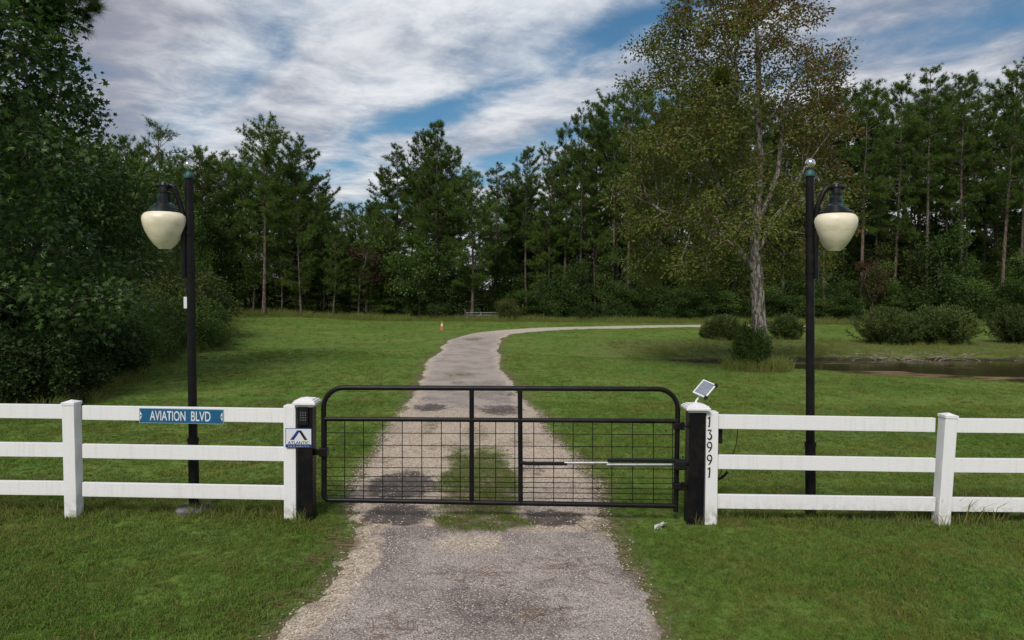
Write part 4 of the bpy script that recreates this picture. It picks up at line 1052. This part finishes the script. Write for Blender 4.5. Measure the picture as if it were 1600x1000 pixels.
PINES = {  # prototypes, each shared by several trees
 'tall': [pine_proto(1, 20, 0.45, 2.5, rnd_top, per=20, nl=0.32), pine_proto(2, 20, 0.38, 2.3, oval, per=20, nl=0.32), pine_proto(3, 21, 0.52, 2.4, rnd_top, per=19, nl=0.32, dens=0.9), pine_proto(4, 20, 0.34, 2.5, oval, per=19, nl=0.32, dens=0.85), pine_proto(5, 19, 0.42, 2.4, rnd_top, per=20, nl=0.32)],
 'round': [pine_proto(6, 16, 0.40, 3.0, rnd_top, per=21, nl=0.32), pine_proto(7, 15, 0.35, 2.8, oval, per=20, nl=0.32)],
 'thin': [pine_proto(8, 15, 0.62, 1.9, rnd_top, dens=0.75, per=11)],
 'cone': [pine_proto(9, 16, 0.30, 3.6, cone_top, per=22, nl=0.32, whorl=0.48, r0=0.2), pine_proto(10, 15, 0.38, 2.7, cone_top, per=14)],
 'young': [pine_proto(11, 9.5, 0.22, 2.1, oval, per=17, whorl=0.45, r0=0.11), pine_proto(12, 10, 0.28, 1.7, oval, per=15, whorl=0.5, r0=0.11)],
}
# --- broadleaf understorey prototypes
def broad_proto(seed, Hh, rad, z0, nattr, per, size, mat, tmpl=RHOMB, bark='bark_dark', D=0.4, spread=0.22, thr=0.03):
    rg = np.random.default_rng(seed); cz = (z0 + Hh) / 2
    lob = rg.uniform(0, 6.28, 4)
    def fn(p):
        a = np.arctan2(p[:, 1], p[:, 0]); return np.hypot(p[:, 0], p[:, 1]) < rad * (0.78 + 0.22 * np.sin(2 * a + lob[0] + p[:, 2] * 1.1) + 0.14 * np.sin(3 * a + lob[1] - p[:, 2] * 1.7))
    at_ = clumpy(rg, int(nattr * 3.4), in_shape(rg, 26, (0, 0, cz), (rad, rad, (Hh - z0) / 2), fn), 0.16 * rad, 0.42 * rad)
    at_[:, 2] = np.maximum(at_[:, 2], z0 * 0.7)
    nodes, par = colonize(at_, (0, 0, -0.1), [(rg.normal(0, .1), rg.normal(0, .1), z0 * 0.9 + 0.15)], D=D * 0.75, di=9, dk=0.62 * D + 0.07, iters=110)
    r, kids = skeleton(nodes, par, 0.009, 2.2, 0.035 + 0.012 * Hh)
    C, Dv = leaves_on(nodes, par, r, rg, r[1:].min() * 2.0, per, spread)
    C[:, 2] = np.maximum(C[:, 2], 0.12)
    return (branch_mesh('trunk', nodes, par, r, M[bark], 5, 0.007), leaf_mesh('crown', C, Dv, size * rg.uniform(0.7, 1.25, len(C)), tmpl, M[mat], rg), Hh)
BROAD = {
 'green': [broad_proto(21, 8, 2.2, 1.6, 260, 13, 0.20, 'leaf_green'), broad_proto(22, 6.5, 2.3, 0.8, 240, 14, 0.19, 'leaf_green'), broad_proto(23, 9.5, 2.0, 2.4, 260, 13, 0.20, 'leaf_green')],
 'yellow': [broad_proto(24, 7, 2.0, 1.0, 230, 13, 0.18, 'leaf_yellow'), broad_proto(25, 8.5, 1.8, 2.2, 220, 12, 0.19, 'leaf_yellow')],
 'dark': [broad_proto(26, 5.5, 2.3, 0.3, 260, 14, 0.19, 'leaf_dark'), broad_proto(27, 7.5, 2.4, 0.6, 280, 14, 0.20, 'leaf_dark')],
 'red': [broad_proto(28, 6.0, 1.5, 1.8, 160, 10, 0.17, 'leaf_red')],
 'bush': [broad_proto(29, 3.4, 2.0, 0.15, 300, 15, 0.13, 'leaf_olive', D=0.25, spread=0.15), broad_proto(30, 2.8, 1.9, 0.1, 280, 15, 0.12, 'leaf_green', D=0.25, spread=0.15), broad_proto(31, 2.2, 1.5, 0.05, 240, 15, 0.11, 'leaf_deep', D=0.22, spread=0.14)],
}
def myrtle_proto(seed, Hh, rad, nst, mat='leaf_shrub'):
    rg = np.random.default_rng(seed); A, B, ra, rb, C, D = [], [], [], [], [], []
    for i in range(nst):
        az = rg.uniform(0, 6.28); el = R(rg.uniform(15, 88)); L = (rad * math.cos(el) ** 2 + Hh * math.sin(el) ** 2) * rg.uniform(0.72, 1.08); b = np.array([math.cos(az), math.sin(az), 0]) * rg.uniform(0, 0.3) * rad
        d = np.array([math.cos(az) * math.cos(el), math.sin(az) * math.cos(el), math.sin(el)]); p = b + (0, 0, -0.04); ns = 6
        for s in range(ns):
            d = norm(d + np.array([0, 0, 0.10]) + rg.normal(0, 0.10, 3)); q = p + d * L / ns
            A.append(p); B.append(q); ra.append(0.004 + 0.012 * (1 - s / ns)); rb.append(0.004 + 0.012 * (1 - (s + 1) / ns))
            m = 4 + 4 * s
            f = rg.uniform(0, 1, (m, 1)); C.append(p + (q - p) * f + rg.normal(0, 0.05, (m, 3))); D.append(norm(np.tile(d, (m, 1)) + rg.normal(0, 0.7, (m, 3))))
            p = q
    C, D = np.concatenate(C), np.concatenate(D); C[:, 2] = np.maximum(C[:, 2], 0.03)
    return (frusta('stems', np.array(A), np.array(B), np.array(ra), np.array(rb), 4, M['bark_dark']), leaf_mesh('foliage', C, D, 0.14 * rg.uniform(0.7, 1.3, len(C)), SLIM, M[mat], rg, up=0.3), Hh)
MYRT = [myrtle_proto(41, 1.5, 1.3, 170), myrtle_proto(42, 1.8, 1.6, 210), myrtle_proto(43, 1.2, 0.9, 120)]
MYRT_D = [myrtle_proto(44, 1.5, 0.95, 150, 'leaf_dark')]

# ------------------------------------------------------------------ placing them
def grow(name, label, cat, group, proto, x, y, Hw, rz, sxy=None, names=('trunk', 'crown'), tilt=0.0):
    z = float(height(np.array([x]), np.array([y]))[0])
    e = empty(name, (x, y, z), rz); k = Hw / proto[2]; q = sxy if sxy else k
    e.scale = (q, q, k); e.rotation_euler = (tilt, 0, rz)
    tag(e, label, cat, group); link(names[0], proto[0], None, e); link(names[1], proto[1], None, e); return e
def x_at(px, Y): return (px - 800) / F * Y
def hor(px): return 455 + 0.0087 * (px - 800)
def top_h(px, py, Y): return H + (hor(px) - py) * Y / F
rt = random.Random(7)
def where(px):
    for lim, ph in ((300, 'behind the left street lamp'), (400, 'beyond the blue street sign'), (520, 'around the tallest round-crowned pine'), (600, 'beyond the keypad post'), (725, 'around the cone-shaped pine'),
                    (790, 'above the old pipe gate'), (900, 'beyond the driveway bend'), (1010, 'between driveway bend and mottled tree'), (1120, 'behind the mottled tree crown'), (1240, 'behind the mottled trunk'), (1330, 'behind the right street lamp'),
                    (1430, 'beyond the first wide pond shrub'), (1510, 'beyond the second wide pond shrub')):
        if px < lim: return ph
    return 'beyond the last pond shrub'
CROWN = {'tall': ['broad-topped', 'oval-crowned', 'high-crowned', 'long-crowned', 'round-headed'], 'round': ['billowing round-topped', 'full oval-topped'], 'young': ['young low-branched', 'young slim']}
GRP = {'tall': 'slender pines in the wood', 'round': 'round topped pines', 'young': 'young pines in the wood'}
def pine(px, py, Y, kind, i=None, label=None, sx=1.0, group=None):
    pr = PINES[kind]; i = i if i is not None else rt.randrange(len(pr)); p = pr[i]; h = top_h(px, py, Y)
    k = h / p[2]
    if label is None:
        label = '%s pine %s, %s' % (CROWN[kind][i], 'at the front of the wood' if Y < 60.5 else ('in the second row' if Y < 65 else 'deep in the wood'), where(px)); group = GRP[kind]
    grow('pine_tree', label, 'pine', group, p, x_at(px, Y), Y, h, rt.uniform(0, 6.28), max(0.75, min(1.25, k)) * sx * rt.uniform(0.92, 1.08))
# landmarks
pine(682, 193, 58, 'cone', 0, 'broad cone-shaped pine with a thin spire, tallest above the pipe gate')
pine(412, 200, 55, 'round', 0, 'tallest round-crowned pine beyond the blue street sign', 1.05)
pine(243, 209, 50, 'thin', 0, 'thin see-through pine rising behind the left lamp globe')
pine(737, 283, 57, 'young', 0, 'bright young pine beside the broad cone-shaped pine', 1.1)
for px, py, Y, kd in ((205, 228, 52, 'round'), (318, 243, 57, 'round'), (346, 250, 61, 'round'), (462, 230, 59, 'round'), (497, 284, 62, 'round'), (383, 262, 64, 'round'),
                      (436, 282, 66, 'round'), (282, 262, 58, 'round'), (620, 236, 61, 'tall'), (652, 216, 60, 'tall'), (712, 238, 60, 'tall'), (598, 272, 62, 'tall')):
    pine(px, py, Y, kd)
for px, py, Y in ((470, 330, 56), (505, 322, 58), (540, 338, 60), (578, 318, 62), (440, 345, 57), (395, 350, 57), (355, 330, 58), (520, 372, 56), (560, 378, 57), (605, 330, 60), (480, 300, 66), (552, 325, 70), (300, 300, 56), (850, 330, 62), (930, 330, 62)):
    pine(px, py, Y, 'young')
for px, py, Y in ((772, 262, 62), (797, 270, 66), (822, 238, 63), (856, 231, 62), (880, 204, 62), (904, 182, 61), (929, 168, 63), (954, 152, 62), (980, 140, 60), (1006, 150, 64),
                  (1032, 158, 62), (1062, 150, 66), (1092, 160, 63), (1124, 150, 65), (1156, 165, 62), (1190, 155, 66), (1222, 160, 63), (1256, 165, 65), (1288, 150, 62), (1318, 140, 64),
                  (1346, 133, 60), (1370, 152, 66), (1395, 134, 61), (1421, 165, 68), (1446, 118, 60), (1474, 142, 66), (1503, 126, 61), (1535, 150, 67), (1565, 113, 59), (1592, 128, 63), (1632, 122, 62), (1668, 135, 60)):
    pine(px, py, Y, 'tall')
# deeper rows, kept under the skyline
SKX = [190, 243, 300, 412, 470, 520, 590, 640, 682, 740, 780, 860, 900, 980, 1340, 1450, 1700]; SKY_ = [230, 212, 250, 205, 240, 330, 300, 225, 200, 285, 262, 232, 185, 145, 140, 125, 125]
for i in range(84):
    px = 200 + 1500 * (i + rt.uniform(0, 1)) / 84; Y = rt.uniform(64, 84); py = float(np.interp(px, SKX, SKY_)) + rt.uniform(18, 90)
    if py > 345: py = 345
    pine(px, py, Y, 'tall' if px > 760 or rt.random() < 0.35 else ('round' if py < 290 else 'young'))
for i in range(20):      # half-grown pines that close the gaps between the tall stems
    px = 775 + 880 * (i + rt.uniform(0, 1)) / 20; pine(px, rt.uniform(290, 365), rt.uniform(62, 70), 'young')
# understorey
UL = {'green': ('mid-green leafy tree', 'green understorey trees'), 'yellow': ('yellowish green tree', 'yellow-green understorey trees'),
      'dark': ('dark leafy tree', 'dark understorey trees'), 'red': ('rusty red-brown leaved tree', 'rusty trees under the pines')}
def under(px, py, Y, kd, label=None, w=1.0):
    p = rt.choice(BROAD[kd]); h = top_h(px, py, Y); grp = None
    if label is None:
        label = '%s %s, %s' % (('low ' if h < 4 else ('tall ' if h > 6.5 else '')) + UL[kd][0], 'at the wood edge' if Y < 60 else ('under the first pines' if Y < 67 else 'deep under the pines'), where(px)); grp = UL[kd][1]
    grow('broadleaf_tree', label, 'tree', grp, p, x_at(px, Y), Y, h, rt.uniform(0, 6.28), w * rt.uniform(0.85, 1.2) * max(0.7, min(1.3, h / p[2])))
for i in range(64):
    px = 205 + 1470 * (i + rt.uniform(-.3, .3)) / 63; kd = rt.choices(['green', 'dark', 'yellow'], [5, 4, 1.3])[0]
    pyt = float(np.interp(px, [200, 400, 600, 700, 760, 900, 1000, 1340, 1480, 1700], [380, 395, 370, 395, 415, 405, 400, 420, 385, 405])) + rt.uniform(-35, 32)
    under(px, pyt, rt.uniform(58.5, 66), kd)
for i in range(46):      # low fringe in front
    px = 365 + 1320 * (i + rt.uniform(-.3, .3)) / 45
    if 722 < px < 785: continue
    under(px, rt.uniform(436, 474), rt.uniform(57.0, 60.0), rt.choices(['dark', 'green'], [4, 2])[0], w=1.0)
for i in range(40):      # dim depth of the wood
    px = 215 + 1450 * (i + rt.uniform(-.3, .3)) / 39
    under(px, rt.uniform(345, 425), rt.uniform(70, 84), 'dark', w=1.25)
under(572, 390, 57.5, 'red'); under(1362, 408, 58.5, 'red');
under(655, 372, 57, 'green', 'feathery pale green tree in front of the cone-shaped pine', 1.1)
under(1455, 385, 60.5, 'yellow', 'yellowish tree under the pines beyond the pair of pond shrubs', 0.7)
under(790, 468, 56, 'yellow', 'small yellow-green bushy tree right beside the old pipe gate', 0.7)
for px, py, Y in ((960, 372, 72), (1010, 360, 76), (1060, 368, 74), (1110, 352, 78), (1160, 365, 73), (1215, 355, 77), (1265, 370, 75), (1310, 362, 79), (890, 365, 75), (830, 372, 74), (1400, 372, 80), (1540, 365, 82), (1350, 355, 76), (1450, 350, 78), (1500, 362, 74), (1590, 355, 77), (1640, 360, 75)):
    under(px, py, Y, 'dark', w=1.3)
# left flank: bushes and trees running from the back of the lawn to the big sweetgum
def bush(px, pb, pt, i, label, w=1.0, name='shrub'):
    g_ = G(px, pb); p = BROAD['bush'][i]; h = top_h(px, pt, g_.y)
    grow(name, label, 'shrub', None if label not in BL else BL[label], p, g_.x, g_.y, h, rt.uniform(0, 6.28), w * h / p[2] * 0.95)
BL = {'dark leafy shrub at the foot of the big sweetgum': 'dark shrubs under the big sweetgum', 'green shrub along the left edge of the lawn': 'shrubs along the left lawn edge',
      'yellow-green shrub along the left edge of the lawn': 'yellow-green shrubs along the left lawn edge'}
bush(305, 532, 412, 0, 'yellow-green shrub along the left edge of the lawn'); bush(262, 545, 405, 0, 'yellow-green shrub along the left edge of the lawn'); bush(225, 555, 430, 0, 'yellow-green shrub along the left edge of the lawn', 0.9)
bush(318, 545, 482, 1, 'green shrub along the left edge of the lawn'); bush(292, 552, 470, 1, 'green shrub along the left edge of the lawn'); bush(245, 566, 480, 1, 'green shrub along the left edge of the lawn'); bush(205, 575, 500, 1, 'green shrub along the left edge of the lawn')
for px, pb, pt in ((165, 590, 500), (128, 603, 505), (90, 622, 520), (48, 632, 515), (8, 640, 525), (-40, 640, 520), (70, 605, 480), (20, 612, 470)):
    bush(px, pb, pt, 2, 'dark leafy shrub at the foot of the big sweetgum', 1.15)
for px, Y, pt, kd in ((205, 33, 300, 'green'), (250, 37, 330, 'yellow'), (275, 41, 335, 'green'), (165, 30, 260, 'dark'), (300, 47, 350, 'green'), (215, 44, 275, 'dark'), (270, 50, 300, 'green'), (120, 26, 230, 'dark'), (60, 25, 200, 'dark'), (-20, 24, 150, 'dark'), (95, 30, 250, 'dark'), (30, 29, 220, 'dark'), (150, 36, 280, 'dark'), (80, 38, 260, 'dark'), (10, 36, 240, 'dark'), (310, 55, 345, 'dark')):
    p = BROAD[kd][-1]; h = top_h(px, pt, Y)
    lab = {'green': 'leafy green tree behind the left lawn edge shrubs', 'yellow': 'yellow-green tree between the left lamp and the pines', 'dark': 'shadowy dark tree behind the big sweetgum'}[kd]
    grow('broadleaf_tree', lab, 'tree', {'green': 'trees behind the left shrubs', 'yellow': None, 'dark': 'dark trees behind the big sweetgum'}[kd], p, x_at(px, Y), Y, h, rt.uniform(0, 6.28), 0.9 * h / p[2])
# shrubs round the pond
def pond_shrub(px, pb, pt, i, label, protos, w=1.0):
    g_ = G(px, pb, -0.08); p = protos[i]; h = H + (hor(px) - pt) * g_.y / F + 0.08
    grow('shrub', label, 'shrub', None, p, g_.x, g_.y, h, rt.uniform(0, 6.28), w * h / p[2] * rt.uniform(0.95, 1.05), ('stems', 'foliage'))
pond_shrub(1130, 533, 494, 0, 'rounded pond shrub just left of the mottled trunk', MYRT, 0.95)
pond_shrub(1226, 532, 494, 2, 'small rounded pond shrub between mottled trunk and right lamp', MYRT, 1.0)
pond_shrub(1382, 538, 484, 1, 'wide olive shrub on the pond bank, left of a joined pair', MYRT, 1.0)
pond_shrub(1467, 538, 480, 0, 'wide olive shrub on the pond bank, right of a joined pair', MYRT, 1.15)
pond_shrub(1425, 538, 492, 2, 'brighter green shrub wedged between two wide pond shrubs', MYRT, 1.1)
pond_shrub(1592, 538, 481, 1, 'wide olive pond shrub farthest from the mottled tree', MYRT, 1.0)
pond_shrub(1102, 530, 509, 2, 'thin wispy weed shrub at the left end of pond bank', MYRT, 0.6)
pond_shrub(1171, 582, 507, 0, 'dark bushy shrub growing against the foot of the mottled trunk', MYRT_D, 0.60)

# ------------------------------------------------------------------ the mottled maple by the pond
def big_tree(name, label, cat, base, trunk_pts, attr, D, dk, tip, rmax, leaf, mat, bark, rg, per, spread, thr, size, tint=None, trop=(0, 0, 0.2), expo=2.35):
    nodes, par = colonize(attr, base, trunk_pts, D=D, di=30, dk=dk, iters=200, trop=trop)
    r, kids = skeleton(nodes, par, tip, expo, rmax)
    C, Dv = leaves_on(nodes, par, r, rg, r[1:].min() * thr, per, spread)
    e = empty(name, tuple(base)); tag(e, label, cat)
    off = np.array(base)
    link('trunk', branch_mesh('trunk', nodes - off, par, r, M[bark], 9, tip * 0.8), None, e)
    tn = tint(C, rg) if tint else None
    keep = np.ones(len(C), bool)
    if leaf is STAR: keep = C[:, 2] > 0.3
    else:      # thin in the heart of the crown and on its wind side, where the limbs show
        dx = C[:, 0] - off[0]; dy_ = C[:, 1] - off[1]
        core = np.exp(-((dx - 0.25) / 1.25) ** 2) * sstep(4.0, 5.0, C[:, 2]) * sstep(12.5, 9.5, C[:, 2])
        keep = rg.uniform(0, 1, len(C)) < 1 - 0.58 * core - 0.16 * sstep(0.3, 2.0, dx) * (1 - core)
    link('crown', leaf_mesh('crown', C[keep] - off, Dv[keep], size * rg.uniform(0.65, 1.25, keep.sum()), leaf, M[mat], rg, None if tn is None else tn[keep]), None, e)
    return e, nodes, r
rgm = np.random.default_rng(77)
mb_ = G(1191, 577); ym = mb_.y
def mp(px, py, dy=0.0): p = P(px, py, ym + dy); return np.array([p.x, p.y, p.z])
EX_Y = [-25, 20, 70, 130, 200, 280, 350, 410, 450]; EX_L = [1120, 1050, 995, 985, 968, 958, 955, 985, 1020]; EX_R = [1225, 1285, 1330, 1340, 1318, 1335, 1330, 1300, 1260]
def maple_pts(n):
    out = []
    while len(out) < n:
        py = rgm.uniform(-25, 448); l = np.interp(py, EX_Y, EX_L); r_ = np.interp(py, EX_Y, EX_R); px = rgm.uniform(l, r_)
        c = (l + r_) / 2; hw = (r_ - l) / 2; f = abs(px - c) / hw; dy = rgm.uniform(-1, 1) * math.sqrt(max(0, 1 - f * f)) * hw * ym / F
        if px > 1200 and py < 300 and rgm.uniform() < 0.35: continue
        if px > 1230 and py > 380 and rgm.uniform() < 0.5: continue
        if py > 380 and abs(px - 1185) < 60: continue
        out.append(mp(px, py, dy))
    return np.array(out)
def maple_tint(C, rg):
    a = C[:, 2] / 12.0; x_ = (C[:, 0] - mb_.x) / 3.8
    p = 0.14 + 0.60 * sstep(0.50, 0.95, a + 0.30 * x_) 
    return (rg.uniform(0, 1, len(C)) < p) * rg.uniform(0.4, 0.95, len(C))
mbase = np.array([mb_.x, ym, -0.10])
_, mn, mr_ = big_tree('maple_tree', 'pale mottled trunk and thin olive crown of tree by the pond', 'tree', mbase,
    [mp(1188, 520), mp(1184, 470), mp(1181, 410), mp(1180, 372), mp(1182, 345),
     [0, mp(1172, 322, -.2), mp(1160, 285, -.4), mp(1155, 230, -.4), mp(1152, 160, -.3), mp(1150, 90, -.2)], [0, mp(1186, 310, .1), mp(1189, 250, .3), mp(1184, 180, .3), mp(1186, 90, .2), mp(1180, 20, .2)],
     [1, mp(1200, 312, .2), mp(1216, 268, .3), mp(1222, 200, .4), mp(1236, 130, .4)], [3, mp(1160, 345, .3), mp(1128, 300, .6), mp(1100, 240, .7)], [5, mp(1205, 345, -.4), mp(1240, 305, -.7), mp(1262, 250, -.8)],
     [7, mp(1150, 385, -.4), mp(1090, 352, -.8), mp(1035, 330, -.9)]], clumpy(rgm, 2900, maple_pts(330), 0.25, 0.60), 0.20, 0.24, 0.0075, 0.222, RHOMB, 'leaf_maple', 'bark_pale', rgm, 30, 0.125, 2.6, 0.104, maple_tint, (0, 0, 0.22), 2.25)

# ------------------------------------------------------------------ the big sweetgum on the left
rgs = np.random.default_rng(99)
ycen = 15.2; xcen = x_at(-45, ycen)
def gum_pts(n):
    out = []; 
    YS = [-260, -100, 0, 60, 100, 150, 200, 250, 300, 360, 400, 470, 520, 580, 640]; XR = [60, 110, 122, 140, 160, 188, 190, 200, 214, 206, 212, 205, 185, 150, 112]
    while len(out) < n:
        py = rgs.uniform(-260, 640); e = np.interp(py, YS, XR) - 12; z = H + (449 - py) * ycen / F
        rad = (e + 45) / F * ycen; a = rgs.uniform(0, 6.283); q = math.sqrt(rgs.uniform(0.12, 1.0)) * rad * (0.90 + 0.10 * math.sin(5 * a + z * 1.7))
        if z < 0.35: continue
        out.append((xcen + q * math.cos(a), ycen + q * math.sin(a), z))
    return np.array(out)
gb = np.array([xcen, ycen, -0.1])
big_tree('sweetgum_tree', 'huge dark sweetgum with star-shaped leaves left of the lawn', 'tree', gb,
    [(xcen + .1, ycen, 2.0), (xcen, ycen + .1, 4.5), (xcen + .1, ycen, 7.0), (xcen, ycen, 9.5)], clumpy(rgs, 3200, gum_pts(330), 0.3, 0.75), 0.26, 0.30, 0.008, 0.24, STAR, 'leaf_gum', 'bark_dark', rgs, 16, 0.20, 2.3, 0.148, None, (0, 0, 0.05), 2.2)

# the long-needled pine whose bough hangs in at the top left
def bough_pine():
    rg = np.random.default_rng(5); Y = 17.5; bx = x_at(-20, Y); e = empty('pine_tree', (bx, Y, 0)); tag(e, 'pine whose long-needled bough pokes out above the sweetgum', 'pine')
    Ht = 13.5; A, B, ra, rb, C, D = [], [], [], [], [], []
    zs = np.linspace(-0.1, Ht, 12)
    for i in range(11): A.append((0, 0, zs[i])); B.append((0, 0, zs[i + 1])); ra.append(0.2 * (1 - i / 13)); rb.append(0.2 * (1 - (i + 1) / 13))
    def limb(p, tgt, r0):
        p = np.array(p, float); tgt = np.array(tgt, float); pts = [p + (tgt - p) * t + np.array([0, 0, 0.25 * math.sin(3.1 * t)]) for t in np.linspace(0, 1, 8)]
        for i in range(7): A.append(pts[i]); B.append(pts[i + 1]); ra.append(r0 * (1 - i / 9)); rb.append(r0 * (1 - (i + 1) / 9))
        d = norm(pts[-1] - pts[-2])
        for k in range(26):
            f = rg.uniform(3.0, 7.0) if k else 7.0; i = min(int(f), 6); q = pts[i] + (pts[i + 1] - pts[i]) * (f - i)
            td = norm(d * 0.8 + rg.normal(0, 0.55, 3)); L = rg.uniform(0.2, 0.75) if k else 0.15; en = q + td * L
            A.append(q); B.append(en); ra.append(0.012); rb.append(0.008)
            for m in range(4): C.append(en - td * 0.07 * m); D.append(td)
    loc = np.array([bx, Y, 0])
    for (px, py, r0) in ((152, 18, 0.05), (120, -12, 0.045), (150, -45, 0.05), (60, -70, .05), (-120, -60, .05), (90, -140, .04), (-90, -170, .04), (20, -190, .04)):
        t = np.array(P(px, py, Y - 0.6)) - loc; limb((0, 0, t[2] - 0.5), t, r0)
    link('trunk', frusta('trunk', np.array(A), np.array(B), np.array(ra), np.array(rb), 7, M['bark_pine']), None, e)
    link('crown', needle_mesh('crown', np.array(C), np.array(D), 0.34, 0.009, 34, M['needle'], rg, 0.55), None, e)
bough_pine()
